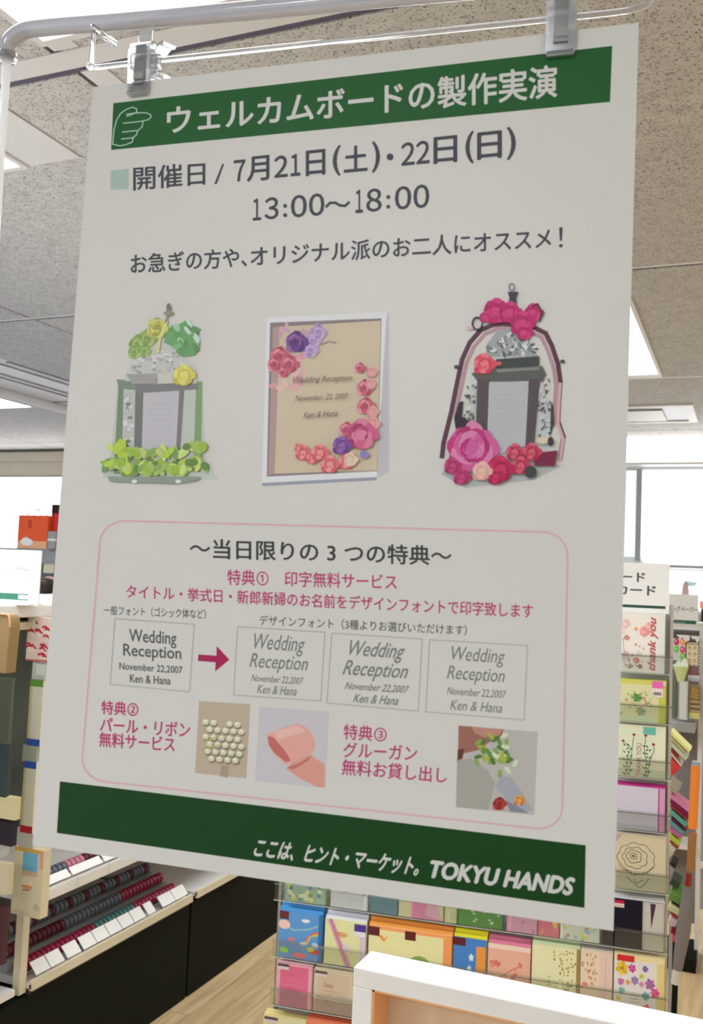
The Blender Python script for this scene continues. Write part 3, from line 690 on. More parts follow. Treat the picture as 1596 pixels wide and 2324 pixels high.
g = G(); g.tube(arc([pl(212, 58, YR), pl(211, 100, YR), pl(208, 142, YR), pl(216, 153, YR), pl(300, 144, YR), pl(800, 90, YR), pl(1250, 43, YR), pl(1400, 27, YR), pl(1450, 17, YR), pl(1476, 2, YR), pl(1484, -40, YR)], 6), 0.0015, 12)
g.build('rod', 'acrylic', hg, smooth=True)
q = pl(206, 152, YR); G().lathe([(0.0, -0.0022), (0.002, -0.0014), (0.0024, 0), (0.002, 0.0014), (0.0, 0.0022)], 12, X=Matrix.Translation(q)).build('end_cap', 'acrylic', hg, smooth=True)
q = pl(212, 64, YR); G().tube([q, q + Vector((0, 0.022, 0.004))], 0.0022, 12).build('joint', 'acrylic', hg, smooth=True)

def ring(r0, r1, wd, a0, a1, X, n=16):
    g = G(); i = 0
    for k in range(n + 1):
        a = math.radians(a0 + (a1 - a0) * k / n)
        for r, x in ((r0, -wd), (r0, wd), (r1, wd), (r1, -wd)):
            g.v.append(tuple(X @ Vector((x, r * math.cos(a), r * math.sin(a)))))
    for k in range(n):
        for e in range(4):
            j = k * 4; g.f.append((j + e, j + (e + 1) % 4, j + 4 + (e + 1) % 4, j + 4 + e)); g.c.append(None)
    g.f += [(0, 3, 2, 1), (4 * n, 4 * n + 1, 4 * n + 2, 4 * n + 3)]; g.c += [None, None]
    return g
def clip(px, py, k, label, swivel):
    t = thing('poster_clip', label, 'clip', group='clear clips holding the poster'); c = pl(px, py, YR)
    t.matrix_world = Matrix.Translation(PO + RP @ c) @ RP.to_4x4()
    def plate(y0, y1, z0, z1, hw, rr=0.002):
        pts = []
        for cx, cz, a0 in ((hw - rr, z1 - rr, 0), (-hw + rr, z1 - rr, 90), (-hw + rr, z0 + rr, 180), (hw - rr, z0 + rr, 270)):
            for q in range(5):
                a = math.radians(a0 + 22.5 * q); pts.append((cx + rr * math.cos(a), 0, cz + rr * math.sin(a)))
        pts = [(x, y0 + (z1 - z) * (0.0030 if y0 < 0 else -0.0012) / (z1 - z0), z) for x, y, z in pts]
        return G().prism(pts, (0, y1 - y0, 0))
    plate(-0.0082, -0.0070, -0.0205 * k, 0.0055 * k, 0.0068 * k).build('front_jaw', 'clip', t)
    plate(0.0012, 0.0024, -0.0195 * k, 0.0055 * k, 0.0064 * k).build('back_jaw', 'clip', t)
    G().box(-0.0062 * k, -0.0075, -0.0215 * k, 0.0062 * k, -0.0046, -0.0190 * k).build('lip', 'clip', t, 0.0006)
    G().box(-0.0033 * k, -0.0066, -0.0125 * k, 0.0033 * k, -0.0040, 0.0075 * k).build('spring', 'clipgrey', t, 0.0004)
    G().box(-0.0033 * k, -0.0068, -0.0150 * k, 0.0033 * k, -0.0046, -0.0136 * k).build('spring', 'clipgrey', t, 0.0003)
    ring(0.0052, 0.0070, 0.0060 * k, -60, 235, Matrix.Identity(4)).build('hook', 'clip', t)
    ring(0.0072, 0.0084, 0.0064 * k, 60, 150, Matrix.Translation((0, -0.0002, 0.003))).build('hook_cover', 'clip', t)
    G().box(-0.0048 * k, -0.0022, 0.0040, 0.0048 * k, -0.0010, 0.0205 * k).build('tab', 'clip', t, 0.0005)
    if swivel:
        X = Matrix.Translation((0.0122, -0.001, -0.0005)) @ Matrix.Rotation(math.radians(55), 4, 'Z')
        ring(0.0078, 0.0098, 0.0038, -110, 130, X).build('swivel_hook', 'clip', t)
        G().box(0.004, -0.003, -0.004, 0.0105, 0.0, 0.0035).build('swivel_arm', 'clip', t, 0.0006)
    return t
clip(330, 145, 1.0, 'clear plastic clip with grey insert on the upper left of poster', True)
clip(1277, 41, 1.08, 'clear plastic clip with grey insert on the upper right of poster', False)

# ------------------------------------------------------------------ WHITE SHADOW BOX FRAME in the foreground
fx0, fz1, fy0, fy1 = -0.395, 1.071, 1.0, 1.052
sf = thing('shadow_box_frame', 'white lacquered box frame with pale wood backing in the foreground', 'frame', (0, 0, 0))
fx1, fz0, st, rl = 0.30, 0.79, 0.0225, 0.0205
G().box(fx0, fy0, fz1 - rl, fx1, fy1, fz1).build('top_rail', 'frame', sf, 0.0015)
G().box(fx0, fy0, fz0, fx0 + st, fy1, fz1 - rl).build('side_rail', 'frame', sf, 0.001)
G().box(fx1 - st, fy0, fz0, fx1, fy1, fz1 - rl).build('side_rail', 'frame', sf, 0.001)
G().box(fx0 + st, fy0, fz0, fx1 - st, fy1, fz0 + rl).build('bottom_rail', 'frame', sf, 0.001)
G().box(fx0 + st, fy1 - 0.006, fz0 + rl, fx1 - st, fy1 - 0.001, fz1 - rl).build('backing', 'beige', sf)
g = G(); ip = C(214, 160, 110, 1.3)
g.box(fx0 + st, fy0 + 0.002, fz1 - rl - 0.0022, fx1 - st, fy1 - 0.006, fz1 - rl, ip); g.box(fx0 + st, fy0 + 0.002, fz0 + rl, fx0 + st + 0.0022, fy1 - 0.006, fz1 - rl, ip)
g.build('inner_edge', 'paper', sf)
tb = thing('display_table', 'white display table carrying the box frame below the picture', 'table', (0, 1.1, 0))
G().box(-0.5, -0.25, 0.755, 0.6, 0.22, 0.79).build('tabletop', 'white', tb, 0.003)
for x in (-0.46, 0.56):
    for y in (-0.21, 0.18): G().box(x - 0.02, y - 0.02, 0, x + 0.02, y + 0.02, 0.755).build('leg', 'grey', tb)

# ------------------------------------------------------------------ GREETING CARD RACK
RA = math.radians(7.355); RO = Vector((-0.2, 2.35, 0)); RM = Matrix.Translation(RO) @ Matrix.Rotation(RA, 4, 'Z')
RMi = RM.inverted()
def rk(px, py, y=-0.03):
    o = RMi @ EYE; d = RMi.to_3x3() @ ray(px, py); t = (y - o.y) / d.y; q = o + d * t; return q.x, q.z
rack = thing('card_rack', 'wide greeting card rack with clear pockets standing behind the poster', 'rack', RO); rack.rotation_euler = (0, 0, RA)
uL = rk(630, 2060)[0] - 0.008; uR = rk(1517, 2100)[0]
zt = rk(1460, 1390)[1]
G().box(uL, 0.03, 0.12, uR, 0.036, zt).build('back_panel', 'rackback', rack)
for u in (uL, uR - 0.004):
    G().tube([(u, 0.014, 0.0), (u, 0.014, zt + 0.02)], 0.006, 10).build('post', 'steel', rack)
for u in (uL, uR - 0.004): G().box(u - 0.02, -0.16, 0.0, u + 0.02, 0.16, 0.03).build('foot', 'black', rack, 0.004)
ncol = 8; pw = (uR - uL) / ncol
row_z = [rk(1455, y)[1] for y in (1527, 1640, 1765, 1885, 2022, 2155, 2298, 2420)]
while row_z[-1] > 0.25: row_z.append(row_z[-1] - 0.135)
for r, z in enumerate(row_z):
    G().tube([(uL, -0.0395, z + 0.040), (uR, -0.0395, z + 0.040)], 0.0009, 6).build('wire', 'wire', rack)
    G().tube([(uL, -0.0395, z), (uR, -0.0395, z)], 0.0009, 6).build('wire', 'rackback', rack)
    for k in range(ncol):
        G().box(uL + k * pw + 0.002, -0.0385, z, uL + (k + 1) * pw - 0.002, -0.0375, z + 0.045).build('pocket', 'pocket', rack)
    G().box(uL, -0.036, z - 0.0012, uR, 0.03, z).build('ledge', 'pocket', rack)

def box_card(name, label, cat, u0, u1, z0, z1, y, th, col, art=None, sticker=None, group=None, m='paper', M0=None, parts=()):
    """one card standing in the rack; art draws in 0..1 x 0..1 on its front"""
    M0 = M0 or RM; uc = (u0 + u1) / 2; wd = u1 - u0; h = z1 - z0
    o = G().box(-wd / 2, 0, 0, wd / 2, th, h, col).build(name, m)
    o.matrix_world = M0 @ Matrix.Translation((uc, y, z0)); tag(o, label, cat, group)
    def pr(nm, fn, base=1e-4):
        P = Print(lambda x, y_, hh: ((x - 0.5) * wd, -hh, y_ * h), base=base, step=8e-6); fn(P); P.build(nm, o)
    if art: pr('printed_design', art)
    if sticker: pr('sticker', sticker, 8e-4)
    for nm, fn in parts: pr(nm, fn, 6e-4)
    return o
KB = 1.25
def bc(r, g, b): return C(r, g, b, KB)
def card(x0, x1, yt, yb, col, label, art=None, sticker=None, stack=None, lift=0.0, yt2=None, nst=2, what='greeting_card', m='paper', parts=()):
    u0, z1 = rk(x0, yt); u1, z1b = rk(x1, yt2 or yt + 0.15 * (x1 - x0)); z0 = rk((x0 + x1) / 2, yb)[1]; z1 = (z1 + z1b) / 2
    z0 = min(row_z, key=lambda zz: abs(zz - z0)) + 0.0015
    top = min([zz for zz in row_z if zz > z0 + 0.04] or [9]) - 0.003; z1 = min(z1, top - 0.004)
    o = box_card(what, label, 'greeting card', u0 + 0.001, u1 - 0.001, z0, z1, -0.0335, 0.003, col, art, sticker, None, m, parts=parts)
    sc_ = stack or col
    for k in range(nst):
        box_card('greeting_card', 'spare cards stacked behind the ' + ' '.join(label.split()[:11]), 'greeting card', u0 + 0.0015, u1 + 0.0005, z0, min(top, z1 + 0.0015 * (k + 1) * (1 if k % 2 == 0 else 0.5) + lift * (1 if k else 0.4)), -0.0295 + 0.0125 * k, 0.0115, sc_, group='spare cards behind the ' + ' '.join(label.split()[:6]))
    return o
# right-hand column, top to bottom
def a_thanks(P):
    P.rect(0, 0, 1, 1, bc(214, 208, 200)); P.rect(0.86, 0, 1, 1, bc(206, 206, 198))
    random.seed(11); f = lambda: random.uniform
    for x, y, r, c in ((0.18, 0.82, 0.11, (206, 176, 172)), (0.12, 0.68, 0.07, (214, 190, 186)), (0.58, 0.70, 0.12, (206, 140, 138)), (0.66, 0.80, 0.08, (214, 160, 152)), (0.4, 0.74, 0.04, (214, 138, 84)), (0.22, 0.58, 0.06, (190, 130, 122)), (0.42, 0.2, 0.07, (192, 112, 104)), (0.2, 0.3, 0.07, (206, 168, 160)), (0.5, 0.1, 0.05, (130, 70, 70)), (0.3, 0.1, 0.05, (150, 140, 120))):
        P.rose(x, y, r, [bc(*c), bc(*[min(255, v + 16) for v in c])], r * 0.9, 8)
    for k in range(16): P.circ(random.uniform(0.05, 0.6), random.uniform(0.05, 0.6), 0.022, bc(*random.choice([(120, 110, 100), (170, 140, 120), (180, 150, 150), (110, 90, 80)])), 0.014, 7, 0.2, k)
    for k in range(6): P.line([(random.uniform(0, 0.5), random.uniform(0, 0.5)), (random.uniform(0.1, 0.6), random.uniform(0.1, 0.6))], 0.008, bc(150, 140, 124))
    P.text('thank you', 0, 0, 0, 0, bc(176, 84, 90), 0.03, 0.3, [(0.86, 0.05), (0.86, 0.95), (0.66, 0.95), (0.66, 0.05)])
o = card(1400, 1511, 1390, 1527, bc(214, 208, 200), 'cream thank-you card with pink flowers and red sideways script, top right of rack', a_thanks, stack=bc(206, 206, 200), yt2=1397)
def a_green(P):
    P.rect(0, 0, 1, 1, bc(196, 194, 150)); P.rect(0.86, 0, 1, 0.82, bc(178, 178, 66)); P.rect(0.86, 0.82, 1, 0.9, bc(196, 150, 90)); P.rect(0, 0.9, 0.86, 1.0, bc(188, 186, 90))
    P.rect(0, 0, 0.8, 0.14, bc(186, 198, 164))
    random.seed(5)
    for k in range(20): P.flower(random.uniform(0.05, 0.78), random.uniform(0.15, 0.86), 0.035, [bc(*random.choice([(150, 160, 100), (172, 140, 110), (160, 170, 120), (190, 170, 120)]))], 5)
    P.flower(0.42, 0.58, 0.1, [bc(70, 118, 58), bc(96, 140, 76)], 6); P.flower(0.5, 0.26, 0.1, [bc(116, 140, 100), bc(136, 156, 118)], 6)
    P.line([(0.3, 0.5), (0.45, 0.3), (0.62, 0.5)], 0.012, bc(190, 120, 110)); P.line([(0.55, 0.6), (0.6, 0.5)], 0.02, bc(180, 80, 80))
def st(x0, y0, x1, y1, top, bar=True):
    def f(P):
        P.rect(x0, y0, x1, y1, bc(206, 196, 190)); P.rect(x0, y0 + (y1 - y0) * 0.55, x1, y1, top)
        if bar: P.rect(x0 + 0.03, y0 + (y1 - y0) * 0.12, x1 - 0.03, y0 + (y1 - y0) * 0.32, bc(120, 112, 108))
    return f
card(1400, 1513, 1541, 1640, bc(196, 194, 150), 'lime and cream card with small green flowers and pink price sticker', a_green, st(0.72, 0.62, 0.94, 1.0, bc(206, 96, 160)), stack=bc(188, 192, 84), yt2=1546)
def a_ty(P):
    P.rect(0, 0, 1, 1, bc(206, 204, 176)); P.rect(0.08, 0, 0.82, 0.92, bc(196, 202, 178)); P.rect(0, 0.0, 1, 0.16, bc(176, 184, 158))
    T_ = bc(74, 92, 62)
    for x0, x1, yt_, h in ((0.2, 0.3, 0.8, (0.14, 0.68)), (0.28, 0.33, 0.86, (0.36, 0.82)), (0.6, 0.58, 0.8, (0.6, 0.82)), (0.66, 0.78, 0.65, (0.76, 0.66))):
        P.line([(x0, 0.02), (x0 + 0.02, 0.3), (x1, 0.55), (h[0], h[1])], 0.012, T_)
        for k in range(9):
            y = 0.05 + k * 0.07; P.circ(x0 + (0.035 if k % 2 else -0.03), y, 0.035, T_, 0.014, 7, 0.1, 0.7 if k % 2 else -0.7)
        P.rose(h[0], h[1], 0.035, [bc(150, 44, 54), bc(112, 32, 40)], 0.03, 6)
    P.text('THANK YOU', 0, 0, 0, 0, bc(176, 92, 108), 0.0, 0, [(0.52, 0.02), (0.52, 0.66), (0.42, 0.66), (0.42, 0.02)])
card(1399, 1512, 1643, 1760, bc(206, 204, 180), 'ivory card with red berries on green stems and upright red THANK YOU', a_ty, lambda P: P.rect(0.55, 0.84, 0.8, 0.985, bc(96, 164, 148)), stack=bc(214, 212, 196), yt2=1647)
def a_lil(P):
    P.rect(0, 0, 1, 1, bc(186, 180, 194)); P.rect(0.9, 0, 1, 1, bc(186, 140, 170)); P.rect(0.86, 0, 0.895, 1, bc(166, 70, 130)); P.rect(0, 0, 0.84, 0.12, bc(170, 166, 178))
    P.line([(0.2, 0.6), (0.35, 0.5), (0.45, 0.4), (0.5, 0.44)], 0.01, bc(172, 168, 184))
card(1398, 1511, 1783, 1884, bc(186, 180, 194), 'plain lilac card with bright magenta band along its top', a_lil, stack=bc(186, 52, 134), lift=0.004, yt2=1788)
def a_rose(P):
    P.rect(0, 0, 1, 1, bc(188, 176, 148)); P.rect(0, 0, 1, 0.26, bc(176, 172, 148)); P.p([(0, 0.98), (0, 0.82), (0.16, 0.99)], bc(166, 150, 150))
    c = bc(92, 86, 66)
    def ring_(cx, cy, r, n, k=0.12, a0=0, a1=360):
        pts = []
        for i in range(49):
            a = math.radians(a0 + (a1 - a0) * i / 48); rr = r * (1 + k * abs(math.sin(n * a / 2)))
            pts.append((cx + rr * math.cos(a), cy + rr * 0.78 * math.sin(a)))
        P.line(pts, 0.012, c)
    ring_(0.42, 0.56, 0.34, 9); ring_(0.40, 0.58, 0.22, 7, 0.16); ring_(0.38, 0.60, 0.13, 5, 0.2); ring_(0.37, 0.61, 0.06, 4, 0.2); P.circ(0.37, 0.61, 0.03, bc(70, 64, 46), 0.02)
    ring_(0.44, 0.54, 0.30, 6, 0.1, 200, 340)
    P.line([(0.25, 0.22), (0.42, 0.1), (0.5, 0.05), (0.6, 0.12), (0.68, 0.24)], 0.012, c); P.line([(0.38, 0.2), (0.44, 0.12), (0.56, 0.2)], 0.012, c)
card(1396, 1513, 1890, 2022, bc(188, 176, 148), 'beige card with large line-drawn rose', a_rose, stack=bc(206, 204, 190), yt2=1899)
def a_navy(P):
    P.rect(0, 0, 0.66, 1, bc(10, 6, 26)); P.rect(0.66, 0, 1, 1, bc(166, 160, 152)); P.rect(0.7, 0, 0.98, 1, bc(178, 172, 164)); P.p([(0.78, 0.98), (0.87, 0.97), (0.8, 0.45)], bc(60, 44, 56))
    P.line([(0.0, 0.42), (0.6, 0.36)], 0.012, bc(54, 52, 68))
def s_navy(P):
    P.rect(0.14, 0.82, 0.36, 0.97, bc(206, 190, 180)); P.rect(0.14, 0.9, 0.36, 0.97, bc(164, 24, 60))
    for k in range(3): P.rect(0.15, 0.83 + 0.02 * k, 0.35, 0.836 + 0.02 * k, bc(150, 90, 80))
card(1366, 1509, 2037, 2150, bc(20, 16, 36), 'dark navy card with grey envelope edge and red label', a_navy, s_navy, stack=bc(212, 210, 214), lift=0.003, yt2=2047)
def a_flow(P):
    P.rect(0, 0, 1, 1, bc(206, 200, 196)); P.rect(0.86, 0, 1, 1, bc(206, 184, 126)); P.rect(0, 0.9, 1, 1, bc(214, 198, 150)); P.rect(0.84, 0, 0.87, 0.9, bc(190, 200, 150))
    for x, y, r, c, q in ((0.16, 0.74, 0.13, (214, 178, 60), (196, 160, 40)), (0.36, 0.76, 0.08, (206, 90, 170), (180, 60, 140)), (0.62, 0.78, 0.06, (110, 104, 170), (90, 80, 150)), (0.14, 0.5, 0.07, (166, 90, 160), (186, 120, 170)), (0.28, 0.5, 0.05, (214, 160, 80), (206, 140, 60)), (0.42, 0.55, 0.08, (150, 130, 180), (130, 110, 160)), (0.72, 0.52, 0.1, (164, 100, 160), (140, 90, 150)), (0.82, 0.38, 0.09, (206, 90, 150), (190, 60, 130)), (0.16, 0.34, 0.07, (110, 160, 160), (130, 180, 170)), (0.64, 0.3, 0.08, (110, 164, 168), (90, 150, 150)), (0.66, 0.06, 0.1, (206, 90, 120), (190, 70, 110)), (0.1, 0.2, 0.05, (214, 190, 90), (200, 180, 80)), (0.08, 0.07, 0.06, (130, 164, 190), (150, 170, 190)), (0.55, 0.64, 0.05, (190, 196, 90), (170, 180, 70)), (0.55, 0.5, 0.05, (206, 140, 170), (190, 120, 150))):
        P.flower(x, y, r, [bc(*c), bc(*q)], 6, bc(150, 120, 60))
    for y in (0.1, 0.16, 0.22, 0.28): P.rect(0.34, y, 0.5, y + 0.012, bc(150, 140, 140))
card(1394, 1510, 2160, 2262, bc(206, 200, 196), 'white card covered with small bright flowers and a red sticker', a_flow, lambda P: P.rect(0.06, 0.87, 0.4, 0.98, bc(186, 40, 44)), stack=bc(214, 196, 140), yt2=2176)
# middle row
def a_rain(P):
    P.rect(0, 0, 1, 1, bc(84, 136, 190)); P.rect(0.93, 0, 1, 1, bc(50, 100, 150))
    P.line([(0.05, 0.72), (0.35, 0.6), (0.7, 0.66), (0.9, 0.75)], 0.03, bc(130, 176, 170))
    for k, c in enumerate(((200, 80, 70), (214, 140, 80), (150, 170, 110))): P.line([(0.62 + 0.03 * k, 0.36), (0.7 + 0.025 * k, 0.5), (0.85, 0.6 - 0.03 * k), (0.92, 0.62 - 0.03 * k)], 0.035, bc(*c))
    P.circ(0.62, 0.83, 0.1, bc(206, 210, 214), 0.04, 9, 0.15); P.circ(0.6, 0.34, 0.1, bc(206, 196, 200), 0.04, 9, 0.2); P.circ(0.86, 0.34, 0.08, bc(190, 206, 214), 0.05, 9, 0.15)
    P.circ(0.12, 0.7, 0.14, bc(214, 180, 170), 0.1); P.circ(0.3, 0.4, 0.08, bc(190, 110, 110), 0.05); P.circ(0.14, 0.16, 0.12, bc(140, 200, 80), 0.06, 8, 0.2)
    P.circ(0.5, 0.08, 0.16, bc(206, 96, 110), 0.06); P.circ(0.84, 0.2, 0.12, bc(190, 60, 60), 0.06); P.circ(0.76, 0.24, 0.09, bc(196, 190, 80), 0.05)
card(636, 733, 2062, 2178, bc(84, 136, 190), 'blue card with rainbow and clouds at the left end of rack', a_rain, lambda P: P.rect(0.0, 0.82, 0.22, 0.99, bc(90, 40, 44)), stack=bc(76, 150, 210), lift=0.013, yt2=2078)
def a_lily(P):
    P.rect(0, 0, 1, 1, bc(200, 200, 150)); P.p([(0.05, 0.98), (0.2, 0.98), (0.7, 0.0), (0.52, 0.0)], bc(190, 146, 160)); P.p([(0.1, 1), (0.16, 1), (0.62, 0.0), (0.57, 0.0)], bc(170, 110, 136))
    P.circ(0.42, 0.68, 0.16, bc(190, 150, 100), 0.06, 9, 0.1); P.circ(0.3, 0.68, 0.08, bc(180, 120, 110), 0.05); P.rect(0.86, 0, 1, 0.7, bc(190, 176, 186)); P.flower(0.55, 0.4, 0.1, [bc(200, 186, 190)], 5)
card(739, 833, 2082, 2195, bc(200, 200, 150), 'pale yellow card with diagonal lilac ribbon and dark blue tag', a_lily, lambda P: (P.rect(0.72, 0.68, 1, 0.96, bc(206, 200, 206)), P.rect(0.72, 0.8, 1, 0.96, bc(70, 50, 130))), stack=bc(210, 212, 224), lift=0.013, yt2=2095)
def a_tree(P):
    P.rect(0, 0, 1, 1, bc(206, 202, 150)); P.rect(0.9, 0, 1, 1, bc(214, 140, 84)); P.rect(0, 0.92, 1, 1, bc(220, 144, 90))
    P.p([(0.14, 0.78), (0.19, 0.66), (0.24, 0.8), (0.21, 0.78), (0.19, 0.74)], bc(214, 150, 90)); P.p([(0.11, 0.8), (0.16, 0.7), (0.19, 0.66), (0.17, 0.8)], bc(206, 130, 70))
    P.circ(0.62, 0.3, 0.13, bc(122, 150, 76), 0.17, 12, 0.06); P.circ(0.74, 0.2, 0.07, bc(120, 140, 70), 0.09); P.rect(0.62, 0.0, 0.65, 0.2, bc(130, 90, 60)); P.circ(0.84, 0.1, 0.05, bc(176, 100, 70), 0.06)
def s_tree(P): P.rect(0.0, 0.78, 0.13, 0.97, bc(84, 34, 30))
def s_tree2(P): P.rect(0.44, 0.78, 0.57, 0.97, bc(84, 34, 30))
card(838, 1028, 2100, 2225, bc(206, 202, 150), 'cream card with green tree and wide orange border', a_tree, s_tree, parts=(('sticker', s_tree2),), stack=bc(226, 150, 70), lift=0.013, yt2=2120)
def a_bl(P):
    P.rect(0, 0, 1, 1, bc(64, 116, 180)); P.rect(0.7, 0.1, 0.98, 0.85, bc(206, 136, 60)); P.rect(0.66, 0, 1.0, 0.2, bc(30, 34, 44)); P.flower(0.55, 0.6, 0.08, [bc(190, 210, 220)], 5); P.flower(0.5, 0.36, 0.07, [bc(190, 210, 220)], 5)
card(1030, 1106, 2126, 2240, bc(64, 116, 180), 'blue card with an orange shape and bright yellow stack top', a_bl, lambda P: P.rect(0.0, 0.83, 0.36, 1.0, bc(84, 30, 34)), stack=bc(226, 214, 50), lift=0.013, yt2=2132)
def a_pk(P):
    P.rect(0, 0, 1, 1, bc(206, 158, 138)); P.rect(0, 0.9, 1, 1, bc(214, 190, 176)); random.seed(9)
    for k in range(12): P.circ(random.uniform(0.1, 0.85), random.uniform(0.1, 0.65), random.uniform(0.05, 0.12), bc(*random.choice([(190, 104, 92), (200, 128, 110), (206, 144, 126)])), 0.05, 8, 0.2, k)
    P.line([(0.2, 0.2), (0.6, 0.5), (0.8, 0.6)], 0.02, bc(176, 96, 86))
card(1108, 1206, 2140, 2255, bc(206, 158, 138), 'salmon pink card with faint red blossom sprays', a_pk, stack=bc(206, 120, 150), lift=0.013, yt2=2150)
def a_gold(P):
    P.rect(0, 0, 1, 1, bc(206, 204, 164)); P.rect(0.94, 0, 1, 1, bc(150, 120, 70)); random.seed(4)
    for k in range(70):
        y = random.uniform(0.05, 0.97); x = random.uniform(0.35 + 0.4 * (1 - y) if y < 0.9 else 0.3, 0.95)
        P.circ(x, y, 0.022, bc(*random.choice([(150, 126, 60), (170, 150, 90), (130, 104, 50), (186, 170, 110)])), 0.016, 7, 0.2, k)
    for y in (0.18, 0.25, 0.32, 0.4): P.rect(0.34, y, 0.4, y + 0.02, bc(170, 150, 110))
card(1208, 1317, 2140, 2262, bc(206, 204, 164), 'ivory card with gold blossom speckles down its right side', a_gold, stack=bc(190, 206, 170), lift=0.012, yt2=2153)
def a_iv(P):
    P.rect(0, 0, 1, 1, bc(206, 190, 166)); P.rect(0.6, 0, 1, 1, bc(204, 180, 168)); random.seed(14)
    for k in range(26): P.circ(random.uniform(0.05, 0.5), random.uniform(0.3, 0.95), 0.04, bc(*random.choice([(176, 130, 96), (196, 150, 130), (206, 120, 110), (160, 130, 80)])), 0.025, 7, 0.2, k)
    P.line([(0.78, 0.1), (0.8, 0.9)], 0.03, bc(190, 164, 154)); P.circ(0.15, 0.36, 0.1, bc(206, 130, 120), 0.04)
card(1318, 1392, 2153, 2275, bc(206, 190, 166), 'pale pink and ivory card squeezed between gold speckled and bright flowered cards', a_iv, stack=bc(206, 198, 190), yt2=2160)
# row behind the poster edge: only tops of the fronts' lower halves show
def spots(cols, n, seed, r=0.06, x=(0.05, 0.95), y=(0.05, 0.95)):
    def f(P):
        random.seed(seed)
        for k in range(n): P.circ(random.uniform(*x), random.uniform(*y), random.uniform(r * 0.6, r * 1.2), bc(*random.choice(cols)), r * 0.6, 8, 0.25, k)
    return f
card(650, 744, 1948, 2056, bc(140, 170, 150), 'green and yellow patchwork card half hidden by the poster', spots([(70, 100, 130), (190, 190, 90), (120, 150, 80), (90, 130, 150), (200, 206, 170)], 50, 21, 0.09), nst=1)
card(754, 839, 1958, 2066, bc(196, 200, 210), 'white card with small brown blossoms below poster edge', spots([(190, 120, 100), (150, 130, 120), (206, 150, 140)], 14, 22, 0.07, y=(0.35, 0.6)), nst=1)
def a_teal(P): P.rect(0, 0, 1, 1, bc(76, 122, 140)); P.rect(0, 0.55, 1, 1, bc(84, 140, 160)); P.line([(0.45, 0.62), (0.5, 0.5), (0.58, 0.62)], 0.04, bc(190, 200, 196))
card(843, 906, 1972, 2080, bc(76, 122, 140), 'teal blue card just under the poster edge', a_teal, nst=1)
def a_tri(P): P.rect(0, 0, 1, 1, bc(200, 196, 160)); P.p([(0.28, 1), (0.28, 0), (1.0, 0), (0.72, 0.6), (0.7, 1)], bc(206, 124, 166)); P.p([(0.7, 0.8), (1, 0), (0.6, 0.1)], bc(206, 160, 176))
card(908, 1010, 1984, 2100, bc(200, 196, 160), 'cream card with large pink panel under the poster', a_tri, nst=1)
card(1012, 1040, 1999, 2110, bc(196, 200, 150), 'narrow pale green card beside the pink panel card', spots([(206, 210, 180), (180, 190, 130)], 8, 23, 0.12), nst=1)
def a_dog(P):
    P.rect(0, 0.45, 1, 1, bc(76, 124, 184)); P.rect(0, 0, 1, 0.52, bc(76, 134, 60)); P.circ(0.52, 0.55, 0.08, bc(206, 206, 200), 0.14); P.circ(0.52, 0.72, 0.07, bc(206, 206, 200), 0.07)
    for k in range(12): P.circ(random.uniform(0.05, 0.95), random.uniform(0.05, 0.4), 0.03, bc(206, 210, 190), 0.02)
card(1043, 1144, 2003, 2118, bc(76, 124, 184), 'blue and green meadow card with small white figure', a_dog, nst=1)
card(1152, 1222, 2018, 2135, bc(206, 150, 176), 'light pink card with faint blossoms under the poster', spots([(214, 170, 190), (190, 120, 150)], 10, 24, 0.07), nst=1)
card(1223, 1272, 2030, 2145, bc(206, 110, 130), 'rose red card with yellow dots beneath poster corner', spots([(214, 196, 90), (214, 140, 110), (200, 90, 120)], 14, 25, 0.12), nst=1)
card(1273, 1363, 2040, 2152, bc(200, 208, 196), 'white card with pale blue and yellow flowers', spots([(150, 180, 200), (206, 206, 110), (190, 140, 110), (180, 200, 190)], 22, 26, 0.08), nst=1)
# third and fourth row
def a_pink(P):
    P.rect(0, 0, 1, 1, bc(206, 150, 160)); P.rect(0.1, 0, 0.9, 0.94, bc(198, 96, 128)); P.rect(0.1, 0, 0.9, 0.32, bc(170, 106, 126))
    P.line([(0.3, 0.74), (0.48, 0.74)], 0.015, bc(160, 70, 96)); P.line([(0.3, 0.6), (0.45, 0.64), (0.6, 0.58), (0.75, 0.6)], 0.012, bc(214, 120, 150)); P.line([(0.2, 0.36), (0.7, 0.36)], 0.02, bc(150, 66, 90)); P.line([(0.2, 0.48), (0.5, 0.52), (0.8, 0.46)], 0.012, bc(214, 130, 156))
dark = lambda P: (P.rect(0.02, 0.84, 0.34, 0.95, bc(196, 180, 176)), P.rect(0.02, 0.91, 0.34, 0.97, bc(80, 66, 70)))
card(630, 711, 2180, 2288, bc(206, 150, 160), 'deep pink card in pale pink sleeve', a_pink, dark, stack=bc(214, 180, 180), lift=0.003, yt2=2194)
def a_beige(P):
    P.rect(0, 0, 1, 1, bc(190, 176, 156)); P.rect(0.1, 0, 0.9, 0.94, bc(186, 166, 142)); P.rect(0, 0, 1, 0.3, bc(160, 136, 128))
    P.text('Thanks', 0.26, 0.6, 0.5, 0.7, bc(140, 96, 70), 0.02, 0.4); P.line([(0.26, 0.52), (0.62, 0.52)], 0.014, bc(160, 124, 100)); P.line([(0.35, 0.45), (0.5, 0.45)], 0.014, bc(160, 124, 100)); P.line([(0.3, 0.28), (0.4, 0.3), (0.34, 0.2), (0.5, 0.18)], 0.014, bc(140, 110, 90))
card(714, 804, 2196, 2306, bc(190, 176, 156), 'beige card with small brown writing next to the white frame', a_beige, dark, stack=bc(214, 204, 170), lift=0.003, yt2=2212)
card(599, 697, 2302, 2420, bc(196, 190, 150), 'cream card with dark tag at bottom left of rack', None, dark, stack=bc(206, 190, 130), lift=0.003, yt2=2316)
